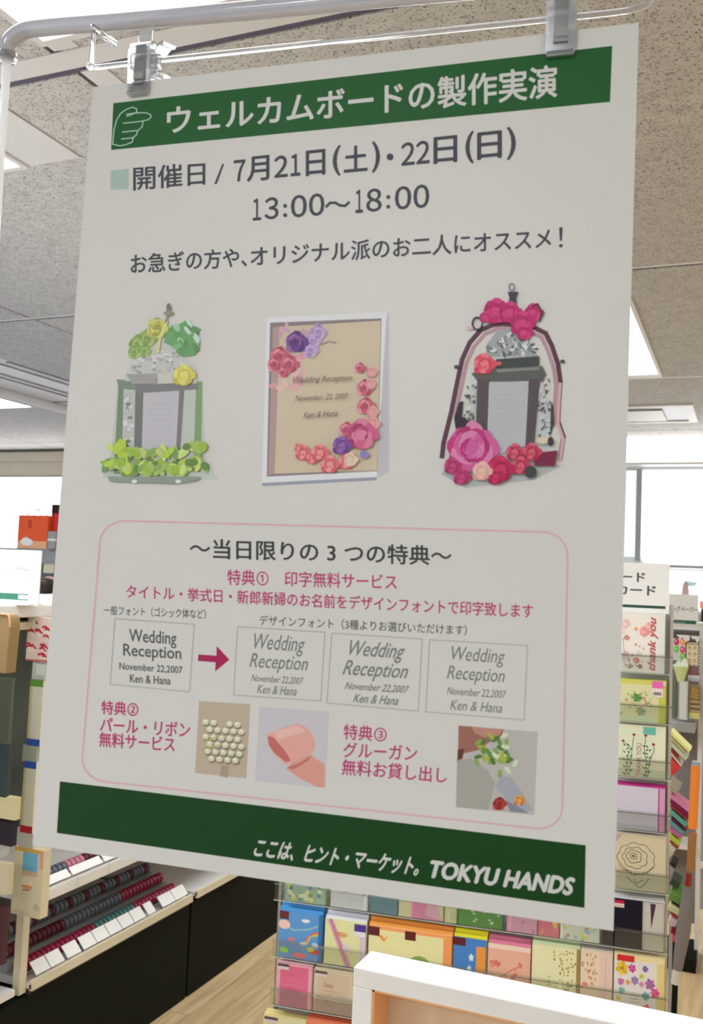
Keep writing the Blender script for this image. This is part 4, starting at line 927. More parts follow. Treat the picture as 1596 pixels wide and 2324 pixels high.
card(697, 800, 2312, 2430, bc(206, 120, 90), 'orange red card at the rack bottom', None, None, stack=bc(214, 110, 76), lift=0.003, yt2=2326)

# signs on the rack
def sign(name, label, u0, u1, z0, z1, y, M0, fn, stand=True):
    t = thing(name, label, 'sign'); t.matrix_world = M0 @ Matrix.Translation(((u0 + u1) / 2, y, z0)); wd, h = (u1 - u0), z1 - z0
    G().box(-wd / 2, 0, 0, wd / 2, 0.004, h).build('board', 'white', t)
    P = Print(lambda x, y_, hh: ((x - 0.5) * wd, -hh, y_ * h), base=2e-4, step=1e-5); fn(P); P.build('lettering', t)
    return t
u0, z1 = rk(1120, 1266, -0.02); u1, zz = rk(1521, 1284, -0.02); z0 = rk(1455, 1391, -0.02)[1]
SW = u1 - u0
def sg(P):
    t = C(70, 74, 72, 1.3)
    ux = lambda px: (rk(px, 1320, -0.02)[0] - u0) / SW
    P.text('ポストカード', ux(1290), 0.62, ux(1464), 0.82, t, 0.03); P.text('グリーティングのカード', ux(1150), 0.35, ux(1489), 0.56, t, 0.03)
    P.rect(0.0, 0.10, ux(1512), 0.155, C(40, 70, 60, 1.2))
sign('rack_sign', 'white header sign with black Japanese lettering above a green line', u0, u1, z0, z1, -0.02, RM, sg)

# ------------------------------------------------------------------ LOW SHELVING (gondola) on the left
GX = -1.80
def gy(px, py): q = on(px, py, 0, GX); return q.y, q.z
go = thing('gondola_shelf', 'long white gondola shelving with black base cabinets along the left aisle', 'shelving', (-2.1, 3.0, 0))
L0 = Vector((-2.1, 3.0, 0))
def gb(name, m, b, bevel=0, col=None):
    x0, y0, z0, x1, y1, z1 = b
    return G().box(x0 - L0.x, y0 - L0.y, z0, x1 - L0.x, y1 - L0.y, z1, col=col).build(name, m, go, bevel)
gb('base_cabinet', 'black', (-2.40, 0.9, 0.0, GX, 2.962, 0.322)); gb('base_cabinet', 'black', (-2.40, 2.975, 0.0, GX, 5.4, 0.326))
gb('back_panel', 'black', (-2.42, 2.9, 0.322, -2.38, 5.4, 1.345)); gb('back_panel', 'darkgreen', (-2.42, 0.9, 0.322, -2.38, 2.9, 1.345))  # dark green grey stands in for shade inside the near bay
gb('shelf_board', 'rail', (-2.38, 2.14, 0.340, GX + 0.012, 2.955, 0.352)); gb('shelf_edge', 'ivory', (GX + 0.006, 2.14, 0.336, GX + 0.016, 2.955, 0.362))
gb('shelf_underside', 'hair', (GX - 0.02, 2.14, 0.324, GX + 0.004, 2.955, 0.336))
gb('shelf_board', 'rail', (-2.38, 2.985, 0.345, GX + 0.012, 5.4, 0.357)); gb('shelf_edge', 'ivory', (GX + 0.006, 2.985, 0.338, GX + 0.016, 5.4, 0.362))
gb('shelf_board', 'rail', (-2.34, 2.14, 0.566, GX + 0.004, 4.2, 0.578)); gb('shelf_edge', 'white', (GX - 0.001, 2.14, 0.560, GX + 0.008, 4.2, 0.592))
gb('shelf_board', 'white', (-2.40, 0.9, 0.345, GX + 0.01, 2.08, 0.362)); 
gb('top_board', 'white', (-2.42, 0.9, 1.352, GX + 0.01, 5.4, 1.385), 0.003)
gb('header_rail', 'ivory', (-2.41, 0.9, 1.318, GX - 0.005, 5.4, 1.338))
yp, _ = gy(61, 2120)
for y in (yp, 4.3): gb('upright_post', 'ivory', (GX - 0.028, y - 0.012, 0.33, GX - 0.004, y + 0.014, 1.352))
# near bay shelves left of the post
for py in (1925, 2205):
    z = on(20, py, 0, GX - 0.05).z
    if py == 1925: gb('shelf_board', 'white', (-2.38, 1.3, z - 0.010, GX - 0.03, 2.07, z + 0.012))
z1850 = on(25, 1860, 0, GX - 0.08).z
gb('shelf_board', 'ivory', (-2.38, 1.3, z1850, GX - 0.05, 2.07, z1850 + 0.012))
# price cards
for xa, ya, xb, yb in ((83, 2147, 149, 2116), (154, 2120, 186, 2106), (190, 2110, 331, 2050), (336, 2047, 354, 2039), (368, 2035, 426, 2012)):
    a, b = gy(xa, ya)[0], gy(xb, yb)[0]; n = max(1, round((b - a) / 0.07))
    for k in range(n):
        y0, y1 = a + (b - a) * k / n + 0.002, a + (b - a) * (k + 1) / n - 0.002
        G().prism([Vector((GX + 0.005, y0, 0.366)) - L0, Vector((GX + 0.005, y1, 0.366)) - L0, Vector((GX - 0.022, y1, 0.395)) - L0, Vector((GX - 0.022, y0, 0.395)) - L0], (-0.0015, 0, -0.0015)).build('price_card', 'white', go)
for k in range(10):
    y0 = 2.17 + k * 0.15; gb('price_card', 'white', (GX + 0.0085, y0, 0.562, GX + 0.011, y0 + 0.135, 0.590))
    G().prism([Vector((GX - 0.01, y0, 0.594)) - L0, Vector((GX - 0.01, y0 + 0.14, 0.594)) - L0, Vector((GX - 0.028, y0 + 0.14, 0.612)) - L0, Vector((GX - 0.028, y0, 0.612)) - L0], (-0.0015, 0, -0.0015)).build('price_card', 'white', go)
# tape rolls, one by one
TC = {'crimson': bc(140, 24, 60), 'teal': bc(64, 110, 114), 'maroon': bc(84, 24, 40), 'slate': bc(90, 96, 110), 'pink': bc(190, 120, 140)}
roll_mesh = {}
def roll(color, x, y, z, where):
    if color not in roll_mesh:
        X = Matrix.Rotation(math.pi / 2, 4, 'X'); g = G()
        g.lathe([(0.013, -0.0075), (0.018, -0.0075), (0.018, 0.0075), (0.013, 0.0075)], 14, TC[color], X)
        o = g.build('tape_roll', 'glossy'); G().lathe([(0.010, -0.007), (0.0132, -0.007), (0.0132, 0.0078), (0.010, 0.0078)], 12, bc(170, 160, 140), X).build('core', 'paper', o)
        roll_mesh[color] = o
    else:
        r = roll_mesh[color]; o = r.copy(); COL.objects.link(o)
        for ch in r.children: c = ch.copy(); COL.objects.link(c); c.parent = o
    o.location = (x, y, z + 0.018); tag(o, '%s tape roll in the rows on the %s' % (color, where), 'tape roll', '%s tape rolls on the %s' % (color, where))
for r in range(3):
    gb('tape_step', 'grey', (GX - 0.088 - 0.055 * r, 2.16, 0.352, GX - 0.036 - 0.055 * r, 2.95, 0.356 + 0.028 * r))
    for k in range(38):
        y = 2.18 + k * 0.0203; t = k / 38
        color = ('crimson' if t < 0.42 else 'teal' if t < 0.68 else 'crimson') if r == 0 else ('maroon' if t < 0.3 else 'slate' if t < 0.66 else 'crimson') if r == 1 else ('slate' if k % 4 else 'maroon')
        roll(color, GX - 0.062 - 0.055 * r, y, 0.356 + 0.028 * r, 'low tray')
for k in range(26): roll(('maroon', 'slate', 'pink')[(k // 4) % 3], GX - 0.075, 2.2 + k * 0.0205, 0.578, 'upper shelf')

# things hanging on the gondola post, facing the camera
def pk(name, label, cat, x0, y0, x1, y1, col, art=None, dx=0.02, m='paper', thick=0.03, children=()):
    """package whose front fills the given place on the plane just in front of the gondola"""
    a = on(x0, y1, 1, PY); b = on(x1, y0, 1, PY); wd = b.x - a.x; h = b.z - a.z
    o = G().box(-wd / 2, 0, 0, wd / 2, thick, h, col).build(name, m); o.location = ((a.x + b.x) / 2, PY, a.z); tag(o, label, cat)
    for nm, fn in ([('printed_design', art)] if art else []) + list(children):
        P = Print(lambda x, y_, hh: ((x - 0.5) * wd, -hh, y_ * h), base=2e-4, step=1e-5); fn(P); P.build(nm, o)
    return o
PY = gy(75, 1700)[0] - 0.034
W_ = bc(206, 202, 186)
def bands(top, bot):
    def f(P):
        P.rect(0, 0, 1, 1, bc(204, 200, 184)); P.rect(0, 0, 0.22, 1, bc(186, 180, 140)); P.rect(0, 0.9, 1, 1, top); P.rect(0, 0, 1, 0.1, bot)
        for k in range(14): P.rect(0.3, 0.14 + 0.052 * k, 0.95, 0.144 + 0.052 * k, bc(184, 180, 170))
    return f
pk('hanging_carton', 'tall white carton with green top band and blue foot, hung on gondola post', 'carton', 60, 1545, 99, 1690, W_, bands(bc(92, 140, 60), bc(50, 80, 160)), thick=0.028)
pk('hanging_carton', 'tall white carton with blue top band and red foot, hung below the green-topped one', 'carton', 45, 1730, 83, 1888, W_, bands(bc(50, 84, 170), bc(170, 34, 44)), thick=0.028)
def a_ivory(P):
    P.rect(0, 0, 1, 1, bc(200, 190, 160)); P.rect(0.3, 0.66, 0.82, 0.95, bc(104, 164, 190)); P.rect(0.3, 0.6, 0.82, 0.67, bc(190, 160, 130)); P.rect(0, 0.94, 1, 1, bc(196, 160, 84)); P.rect(0.86, 0.72, 1, 0.98, bc(200, 150, 130))
    P.circ(0.52, 0.5, 0.2, bc(212, 196, 174), 0.07); P.circ(0.5, 0.43, 0.2, bc(196, 140, 96), 0.03); P.line([(0.36, 0.38), (0.6, 0.39)], 0.015, bc(90, 80, 70)); P.circ(0.85, 0.16, 0.12, bc(180, 166, 144), 0.06, 9, 0.2)
pk('packaged_kit', 'ivory hanging box with light blue picture at the lower left', 'box', 24, 1932, 100, 2072, bc(200, 190, 160), a_ivory, thick=0.03)
def a_flo(P):
    P.rect(0, 0, 1, 1, bc(206, 184, 176)); random.seed(8)
    for k in range(17):
        x, y = random.uniform(0.1, 0.95), random.uniform(0.05, 0.9); P.line([(x - 0.15, y + 0.03), (x, y + 0.05), (x + 0.14, y - 0.03)], 0.05, bc(170, 44, 66)); P.circ(x + 0.05, y - 0.06, 0.12, bc(214, 200, 190), 0.03)
    P.rect(-0.0, 0, 1, 0.03, bc(190, 70, 84)); P.rect(0.0, 0.74, 0.34, 0.96, bc(206, 206, 180))
pk('patterned_pouch', 'white pouch with red brush flowers hanging on gondola post', 'pouch', 58, 1402, 116, 1498, bc(206, 184, 176), a_flo, thick=0.02)
pk('small_jar', 'small pale grey clear jar under the red flowered pouch', 'jar', 72, 1506, 103, 1541, bc(170, 176, 170), lambda P: (P.rect(0, 0, 1, 1, bc(172, 178, 172)), P.rect(0.3, 0.3, 1, 0.9, bc(196, 200, 196))), thick=0.025)
pk('hanging_tag', 'small pale grey tag between the two banded cartons', 'tag', 50, 1694, 84, 1727, bc(150, 156, 144), None, thick=0.01)
pk('hanging_tag', 'small pale grey tag between red-footed carton and ivory box', 'tag', 42, 1893, 76, 1928, bc(180, 178, 170), None, thick=0.01)
# kraft bag at the left edge
PY = 1.80
a = on(-60, 1522, 1, PY); b = on(25, 1395, 1, PY); wd = b.x - a.x; h = b.z - a.z
g = G(); pts = []
for cx, cz, a0 in ((wd / 2 - 0.012, h - 0.03, 0), (-wd / 2 + 0.012, h - 0.03, 90)):
    for q in range(7):
        t = math.radians(a0 + 15 * q); pts.append((cx + 0.012 * math.cos(t), 0, cz + 0.03 * math.sin(t)))
pts += [(-wd / 2 * 0.93, 0, 0), (wd / 2 * 0.9, 0, 0)]
kb = g.prism(pts, (0, 0.035, 0), bc(136, 112, 76)).build('kraft_pouch', 'paper', None, 0.002); kb.location = ((a.x + b.x) / 2, PY, a.z)
tag(kb, 'tan kraft paper pouch with rounded top at the left edge', 'pouch')
G().tube([(x, -0.001, z) for x, y, z in pts[:14]], 0.0022, 6, bc(206, 150, 110)).build('piping', 'paper', kb)
# goods in the near bay
PY = 1.95
pk('cream_box', 'cream cardboard box lying on the left bay shelf', 'box', -60, 1812, 36, 1846, bc(196, 186, 146), None, thick=0.02)
pk('dark_tin', 'black rounded tin below the cream box at left edge', 'tin', -60, 1868, 28, 1906, bc(36, 28, 40), None, thick=0.02)
pk('cream_box', 'large cream box under the white shelf at left edge', 'box', -60, 1962, 20, 2016, bc(186, 176, 146), None, thick=0.02)
pk('maroon_box', 'dark maroon box on the lowest left shelf', 'box', -60, 2064, 10, 2176, bc(72, 40, 44), None, thick=0.02)
pk('shade_sheet', 'dark slate coloured pack in the left bay', 'pack', -50, 1690, 22, 1800, bc(52, 66, 68), None, thick=0.01)  # flat dark sheet in place of the shaded panel
pk('shade_sheet', 'dusty grey green pack hanging under the kraft pouch', 'pack', -50, 1540, 28, 1680, bc(84, 92, 80), None, thick=0.01)  # shade of the bay interior put in as a coloured sheet

# sign standing on the gondola top
a = on(-220, 1352, 1, 2.02); b = on(94, 1250, 1, 2.02)
wd = b.x - a.x
def sgl(P):
    P.rect(0, 0.08, 0.93, 0.20, C(44, 96, 76, 1.3)); random.seed(2)
    c = C(130, 132, 130, 1.3); x = 0.5
    for yy, xs_, sl in ((0.66, (0.55, 0.90), -0.4), (0.66, (0.78, 0.94), -0.2), (0.70, (0.12, 0.5), -0.1)):
        x = xs_[0]
        while x < xs_[1]:
            y = yy + sl * (x - xs_[0]); P.line([(x, y), (x + 0.018, y + random.uniform(-0.03, 0.04)), (x + 0.03, y - 0.02)], 0.008, c); x += 0.028
    P.rect(0.86, 0.10, 0.98, 0.18, C(170, 170, 190, 1.3))
t = thing('shelf_sign', 'white sign card with dark green stripe on top of left shelving', 'sign', ((a.x + b.x) / 2, 2.02, 1.386))
h = b.z - 1.386
G().box(-wd / 2, 0, 0, wd / 2, 0.004, h).build('board', 'white', t)
P = Print(lambda x, y_, hh: ((x - 0.5) * wd, -hh, y_ * h), base=2e-4, step=1e-5); sgl(P); P.build('lettering', t)
G().box(wd / 2 - 0.10, -0.03, 0, wd / 2 - 0.01, 0.03, 0.004).build('stand', 'white', t)

# ------------------------------------------------------------------ FAR LEFT: wall shelf with shopping bags, shopper
zs = on(20, 1243, 1, 7.4).z
fs = thing('wall_shelving', 'far white wall shelving with thin dark top edge', 'shelving', (-6.9, 7.55, 0))
G().box(-2.2, -0.15, zs - 0.02, 1.6, 0.25, zs).build('top_board', 'grey', fs)
for x in (-2.2, -0.6, 0.98, 1.56): G().box(x, -0.13, 0, x + 0.04, 0.25, zs - 0.02).build('side_panel', 'white', fs)
for z in (0.1, 0.45, 0.8, 1.15): G().box(-2.16, -0.13, z, 1.56, 0.25, z + 0.02).build('shelf_board', 'white', fs)
G().box(-2.2, 0.25, 0, 1.6, 0.27, zs - 0.02).build('back_panel', 'grey', fs)
G().box(-2.16, -0.145, zs - 0.14, 1.56, -0.131, zs - 0.02).build('fascia', 'grey', fs)
def bag(label, x0, x1, yt, Y, col, sidecol, art=None):
    a = on(x0, 1243, 1, Y); b = on(x1, yt, 1, Y); wd = b.x - a.x; h = b.z - zs
    o = thing('shopping_bag', label, 'bag', ((a.x + b.x) / 2, Y, zs + 0.0005))
    bd = G().box(-wd / 2, 0, 0, wd / 2, 0.12, h, col).build('body', 'glossy', o)
    P = Print(lambda x, y_, hh: ((x - 0.5) * wd, -hh, y_ * h), base=4e-4, step=2e-5); (art or (lambda P: P.rect(0.4, 0.1, 0.6, 0.2, sidecol)))(P); P.build('printed_design', o)
    for y in (0.015, 0.105):
        G().tube(arc([(-wd * 0.22, y, h), (-wd * 0.16, y - 0.01, h + 0.05), (0, y - 0.02, h + 0.065), (wd * 0.16, y - 0.01, h + 0.05), (wd * 0.22, y, h)], 4), 0.006, 8, col).build('handle', 'glossy', o)
def a_or(P): P.rect(0, 0, 1, 1, C(226, 92, 52, 1.3)); P.rect(0, 0.0, 1, 0.22, C(226, 170, 130, 1.3)); P.circ(0.32, 0.2, 0.18, C(230, 225, 220, 1.3), 0.12, 12, 0.2); P.rect(0.34, 0.6, 0.46, 0.85, C(196, 70, 50, 1.2))
bag('orange shopping bag with pale patch at its foot, on far wall shelf', 38, 110, 1170, 7.42, C(226, 92, 52, 1.3), C(226, 200, 180), a_or)
bag('red shopping bag just behind the orange one, mostly hidden by poster', 118, 158, 1166, 7.46, C(206, 44, 40, 1.2), C(220, 150, 150))
o = thing('paper_roll', 'dark grey rolled paper between the orange and red bags', 'roll', (on(116, 1200, 1, 7.36).x, 7.385, zs + 0.0005))
G().lathe([(0.03, 0), (0.042, 0.002), (0.044, 0.17), (0.03, 0.172)], 14).build('roll', 'grey', o); G().lathe([(0.0445, 0.08), (0.0445, 0.10)], 14).build('band', 'white', o)
a = on(120, 1145, 1, 7.60)
o = G().box(-0.09, -0.02, 0, 0.12, 0.12, a.z - zs, C(52, 38, 36)).build('dark_box', 'paper'); o.location = (on(132, 1145, 1, 7.60).x, 7.64, zs + 0.0005); tag(o, 'tall dark brown box standing behind the shopping bags', 'box')
G().box(-0.092, -0.022, (a.z - zs) * 0.8, 0.122, 0.122, a.z - zs + 0.002, C(40, 30, 30)).build('lid', 'paper', o)
# goods on the far shelf right of the sign
def far_pack(name, label, cat, x0, y0, x1, y1, Y, col, d=0.1, m='paper', kid=None):
    a = on(x0, y1, 1, Y); b = on(x1, y0, 1, Y); wd = b.x - a.x; h = b.z - a.z
    o = G().box(-wd / 2, 0, 0, wd / 2, d, h, col).build(name, m); o.location = ((a.x + b.x) / 2, Y, a.z); tag(o, label, cat)
    P = Print(lambda x, y_, hh: ((x - 0.5) * wd, -hh, y_ * h), base=4e-4, step=2e-5); (kid or (lambda P: P.rect(0.1, 0.55, 0.9, 0.9, tuple(min(1, c * 1.1) for c in col[:3]) + (1,))))(P); P.build('printed_design', o)
far_pack('cream_carton', 'cream carton with pink edge on the far shelf above shopper', 'carton', 98, 1277, 129, 1300, 7.42, C(206, 200, 176, 1.2), kid=lambda P: P.rect(0.8, 0, 1, 1, C(206, 110, 120, 1.2)))

# the shopper behind the shelving
PP = on(112, 1300, 1, 6.4); PH = PP.z + 0.01
per = thing('person', 'person with dark brown hair standing far behind the left sign', 'person', (PP.x, 6.4, 0), rz=math.pi - 0.3)
S_ = PH / 1.60
def skin(name, verts, edges, radii, m, sub=2, parent=None):
    me = bpy.data.meshes.new(name); me.from_pydata([tuple(Vector(v) * S_) for v in verts], edges, []); o = bpy.data.objects.new(name, me); COL.objects.link(o)
    md = o.modifiers.new('s', 'SKIN'); md.use_smooth_shade = True
    for i, r in enumerate(radii): me.skin_vertices[0].data[i].radius = (r[0] * S_, r[1] * S_) if isinstance(r, tuple) else (r * S_, r * S_)
    me.skin_vertices[0].data[0].use_root = True
    ss = o.modifiers.new('u', 'SUBSURF'); ss.levels = sub; ss.render_levels = sub
    dg = bpy.context.evaluated_depsgraph_get(); m2 = bpy.data.meshes.new_from_object(o.evaluated_get(dg)); bpy.data.objects.remove(o)
    m2.materials.clear(); m2.materials.append(M[m]); o = bpy.data.objects.new(name, m2); COL.objects.link(o); o.parent = parent
    for p in m2.polygons: p.use_smooth = True
    return o
V = [(0, 0, 0.92), (0, 0, 1.08), (0, 0.01, 1.25), (0, 0.01, 1.36), (0, 0, 1.42), (0, -0.01, 1.50), (0, -0.01, 1.56),
     (-0.09, 0, 0.86), (-0.095, 0, 0.48), (-0.10, 0.02, 0.08), (-0.10, -0.10, 0.03), (0.09, 0, 0.86), (0.095, 0, 0.48), (0.10, 0.02, 0.08), (0.10, -0.10, 0.03),
     (-0.16, 0.01, 1.32), (-0.21, 0.02, 1.06), (-0.20, -0.08, 0.86), (0.16, 0.01, 1.32), (0.21, 0.02, 1.06), (0.20, -0.08, 0.86)]
E_ = [(0, 1), (1, 2), (2, 3), (3, 4), (4, 5), (5, 6), (0, 7), (7, 8), (8, 9), (9, 10), (0, 11), (11, 12), (12, 13), (13, 14), (2, 15), (15, 16), (16, 17), (2, 18), (18, 19), (19, 20)]
R_ = [(0.13, 0.09), (0.11, 0.08), (0.13, 0.085), (0.06, 0.05), 0.042, (0.072, 0.085), (0.05, 0.06), 0.075, 0.05, 0.036, 0.03, 0.075, 0.05, 0.036, 0.03, 0.045, 0.036, 0.026, 0.045, 0.036, 0.026]
skin('body', V, E_, R_, 'skin', 2, per)
skin('coat', [(0, 0, 0.80), (0, 0, 1.0), (0, 0.01, 1.25), (0, 0.01, 1.36), (-0.165, 0.01, 1.32), (-0.215, 0.02, 1.06), (-0.205, -0.07, 0.90), (0.165, 0.01, 1.32), (0.215, 0.02, 1.06), (0.205, -0.07, 0.90)], [(0, 1), (1, 2), (2, 3), (2, 4), (4, 5), (5, 6), (2, 7), (7, 8), (8, 9)], [(0.17, 0.12), (0.14, 0.105), (0.15, 0.105), (0.075, 0.07), 0.062, 0.05, 0.04, 0.062, 0.05, 0.04], 'coat', 2, per)
skin('trousers', [(0, 0, 0.93), (-0.09, 0, 0.84), (-0.095, 0, 0.48), (-0.10, 0.02, 0.12), (0.09, 0, 0.84), (0.095, 0, 0.48), (0.10, 0.02, 0.12)], [(0, 1), (1, 2), (2, 3), (0, 4), (4, 5), (5, 6)], [(0.15, 0.105), 0.09, 0.065, 0.055, 0.09, 0.065, 0.055], 'black', 2, per)
skin('hair', [(0, 0.02, 1.55), (0, 0.03, 1.46), (0, 0.03, 1.38)], [(0, 1), (1, 2)], [(0.112, 0.115), (0.115, 0.10), (0.09, 0.07)], 'hair', 2, per)
for sx in (-1, 1):
    hnd = []
    for f in range(4): hnd.append(((0, 0, 0), (0.012 * (f - 1.5), -0.005, -0.045), (0.013 * (f - 1.5), -0.02, -0.085 + 0.006 * abs(f - 1.2))))
    V2 = [(0.20 * sx, -0.08, 0.86)]; E2 = []; R2 = [0.022]
    for f in hnd:
        b0 = len(V2); V2 += [(0.20 * sx + p[0], -0.085 + p[1], 0.86 + p[2]) for p in f[1:]]; E2 += [(0, b0), (b0, b0 + 1)]; R2 += [0.009, 0.007]
    b0 = len(V2); V2 += [(0.20 * sx - 0.03 * sx, -0.10, 0.835), (0.20 * sx - 0.038 * sx, -0.115, 0.81)]; E2 += [(0, b0), (b0, b0 + 1)]; R2 += [0.010, 0.008]
    skin('hand', V2, E2, R2, 'skin', 1, per)
for sx in (-0.032, 0.032):
    g = G(); g.lathe([(0.001, -0.006), (0.008, 0), (0.001, 0.006)], 10, C(30, 24, 22), Matrix.Translation((sx * S_, -0.088 * S_, 1.505 * S_))); g.build('eye', 'paper', per)
g = G(); g.prism([(-0.012 * S_, -0.088 * S_, 1.475 * S_), (0.012 * S_, -0.088 * S_, 1.475 * S_), (0, -0.082 * S_, 1.51 * S_)], (0, -0.014 * S_, -0.004)); g.build('nose', 'skin', per)
g = G(); g.box(-0.022 * S_, -0.086 * S_, 1.450 * S_, 0.022 * S_, -0.078 * S_, 1.457 * S_, C(150, 70, 70)); g.build('mouth', 'paper', per)

# ------------------------------------------------------------------ SECOND RACK, seen past the right end of the card rack
Y2 = 4.20
def P2(px, py, Y=Y2): return on(px, py, 1, Y)
rxl = P2(1440, 1500).x; rxr = P2(1594, 1500).x
r2 = thing('paper_rack', 'grey metal rack of wrapping goods beyond the card rack', 'rack', (rxl, Y2 + 0.1, 0)); O2 = Vector((rxl, Y2 + 0.1, 0))
def b2(name, m, x0, y0, z0, x1, y1, z1, bev=0): return G().box(x0 - O2.x, y0 - O2.y, z0, x1 - O2.x, y1 - O2.y, z1).build(name, m, r2, bev)
zt2 = P2(1560, 1412).z
b2('post', 'rail', rxr - 0.012, Y2, 0.0, rxr + 0.006, Y2 + 0.02, zt2)
b2('post', 'rail', rxl, Y2, 0.0, rxl + 0.018, Y2 + 0.02, zt2)
b2('back_panel', 'coat', rxl, Y2 + 0.10, 0.12, rxr, Y2 + 0.12, zt2)
b2('top_bar', 'rail', rxl, Y2 - 0.005, P2(1560, 1430).z, rxr, Y2 + 0.1, zt2)
b2('label_rail', 'wire', rxl, Y2 - 0.012, P2(1560, 1436).z, rxr - 0.02, Y2 - 0.006, P2(1560, 1430).z)
b2('label_rail', 'wire', rxl, Y2 - 0.012, P2(1560, 1444).z, rxr - 0.02, Y2 - 0.006, P2(1560, 1439).z)
zsh = P2(1560, 1655).z
b2('shelf_board', 'clipgrey', rxl, Y2 - 0.10, zsh, rxr - 0.02, Y2 + 0.1, P2(1560, 1634).z)
b2('shelf_board', 'rail', rxl, Y2 - 0.04, 0.45, rxr - 0.02, Y2 + 0.1, 0.47); b2('foot', 'black', rxl, Y2 - 0.12, 0, rxr, Y2 + 0.12, 0.05)
def p2(name, label, cat, x0, y0, x1, y1, Y, col, fn=None, d=0.008, group=None, m='paper'):
    a = P2(x0, y1, Y); b = P2(x1, y0, Y); wd = b.x - a.x; h = b.z - a.z
    o = G().box(-wd / 2, 0, 0, wd / 2, d, h, col).build(name, m); o.location = ((a.x + b.x) / 2, Y, a.z); tag(o, label, cat, group)
    if fn:
        P = Print(lambda x, y_, hh: ((x - 0.5) * wd, -hh, y_ * h), base=4e-4, step=2e-5); fn(P); P.build('printed_design', o)
    return o
def sg2(P):
    P.text('ラッピングペーパー', 0.40, 0.40, 0.985, 0.60, C(80, 84, 82, 1.3), 0.02); P.rect(0.0, 0.02, 0.97, 0.14, C(44, 90, 74, 1.3)); P.rect(0.6, 0.05, 0.8, 0.07, C(150, 180, 170))
a = P2(1440, 1411, Y2 - 0.03); b = P2(1586, 1350, Y2 - 0.03)
sign('rack_sign', 'smaller white sign with Japanese lettering behind the card rack sign', a.x, b.x, a.z, b.z, Y2 - 0.03, Matrix.Identity(4), sg2)
def a_dots(P):
    P.rect(0, 0, 1, 1, bc(196, 190, 186))
    for x, y, c in ((0.3, 0.84, (190, 40, 110)), (0.8, 0.84, (220, 150, 60)), (0.3, 0.5, (90, 190, 70)), (0.78, 0.5, (206, 60, 120)), (0.8, 0.2, (110, 180, 70))):
        P.circ(x, y, 0.22, bc(*c), 0.16); P.circ(x - 0.05, y + 0.03, 0.06, bc(230, 200, 200), 0.04)
p2('sticker_sheet', 'sticker sheet with pink, orange and green discs on the second rack', 'stickers', 1527, 1450, 1556, 1498, Y2 - 0.02, bc(196, 190, 186), a_dots)
def a_gold2(P):
    P.rect(0, 0, 1, 1, bc(204, 196, 170)); P.rect(0, 0.93, 1, 0.97, bc(150, 130, 70))
    for r in range(4):
        for k in range(2): P.circ(0.27 + 0.46 * k, 0.82 - 0.22 * r, 0.15, bc(176, 156, 90), 0.075); P.circ(0.27 + 0.46 * k, 0.80 - 0.22 * r, 0.10, bc(206, 160, 140), 0.03)
p2('sticker_sheet', 'cream sticker sheet with gold ovals in two columns', 'stickers', 1558, 1460, 1585, 1522, Y2 - 0.02, bc(204, 196, 170), a_gold2)
def a_bd(P):
    P.rect(0, 0, 1, 1, bc(196, 192, 186))
    for k in range(8): P.circ(0.5, 0.08 + k * 0.12, 0.3, bc(60, 56, 60), 0.035)
p2('sticker_strip', 'narrow strip of black dots at the rack post', 'stickers', 1586, 1466, 1592, 1524, Y2 - 0.02, bc(196, 192, 186), a_bd)
for x0, x1, y0, y1, L_ in ((1536, 1566, 1442, 1456, 'crumpled white label hanging under the dark rail, left one'), (1568, 1588, 1444, 1458, 'crumpled white label hanging under the dark rail, right one')):
    a = P2(x0, y1, Y2 - 0.025); b = P2(x1, y0, Y2 - 0.025); wd = b.x - a.x; h = b.z - a.z
    g = G().prism([(0, 0, h * 0.9), (wd * 0.3, 0, h * 0.4), (wd * 0.45, 0, h * 0.65), (wd * 0.7, 0, 0), (wd, 0, h * 0.3), (wd, 0, h), (0, 0, h)], (0, 0.002, 0)).build('hang_label', 'white'); g.location = (a.x, Y2 - 0.025, a.z); tag(g, L_, 'label')
# pale green paper cone with white wrap
a = P2(1545, 1548, Y2 - 0.05); b = P2(1545, 1500, Y2 - 0.05); h = b.z - a.z
o = thing('wrapped_cone', 'pale green paper cone with white paper sticking out', 'cone', (a.x, Y2 - 0.05, a.z))
G().lathe([(0.012, 0), (0.030, h * 0.72), (0.031, h * 0.74)], 18, bc(190, 200, 140)).build('cone', 'paper', o)
G().prism([(-0.036, 0, h * 0.74), (0.03, 0, h * 0.76), (0.016, 0, h * 1.2), (0.0, 0, h * 0.95), (-0.012, 0, h * 1.05), (-0.022, 0, h * 0.86)], (0, 0.006, 0), bc(206, 210, 206)).build('tissue', 'paper', o)
p2('paper_tube', 'upright white paper tube left of the gold gift box', 'tube', 1539, 1548, 1562, 1632, Y2 - 0.075, bc(196, 200, 194), lambda P: (P.rect(0, 0, 0.12, 1, bc(150, 156, 140)), P.rect(0.88, 0, 1, 1, bc(176, 180, 172))), d=0.03)
def a_gb(P):
    P.rect(0, 0, 1, 1, bc(132, 112, 74)); P.rect(0.0, 0.0, 1, 0.18, bc(196, 190, 120))
    for k in range(6): P.circ(0.35 + 0.3 * (k % 2), 0.88 - 0.055 * k, 0.16, bc(176, 140, 60), 0.03)
    for y in (0.22, 0.36, 0.5): P.rect(0.1, y, 1, y + 0.02, bc(206, 190, 140)); P.rect(0.1, y + 0.05, 1, y + 0.08, bc(90, 74, 44))
p2('gift_box', 'gold striped gift box standing right of the white paper tube', 'box', 1564, 1556, 1590, 1630, Y2 - 0.06, bc(132, 112, 74), a_gb, d=0.04)
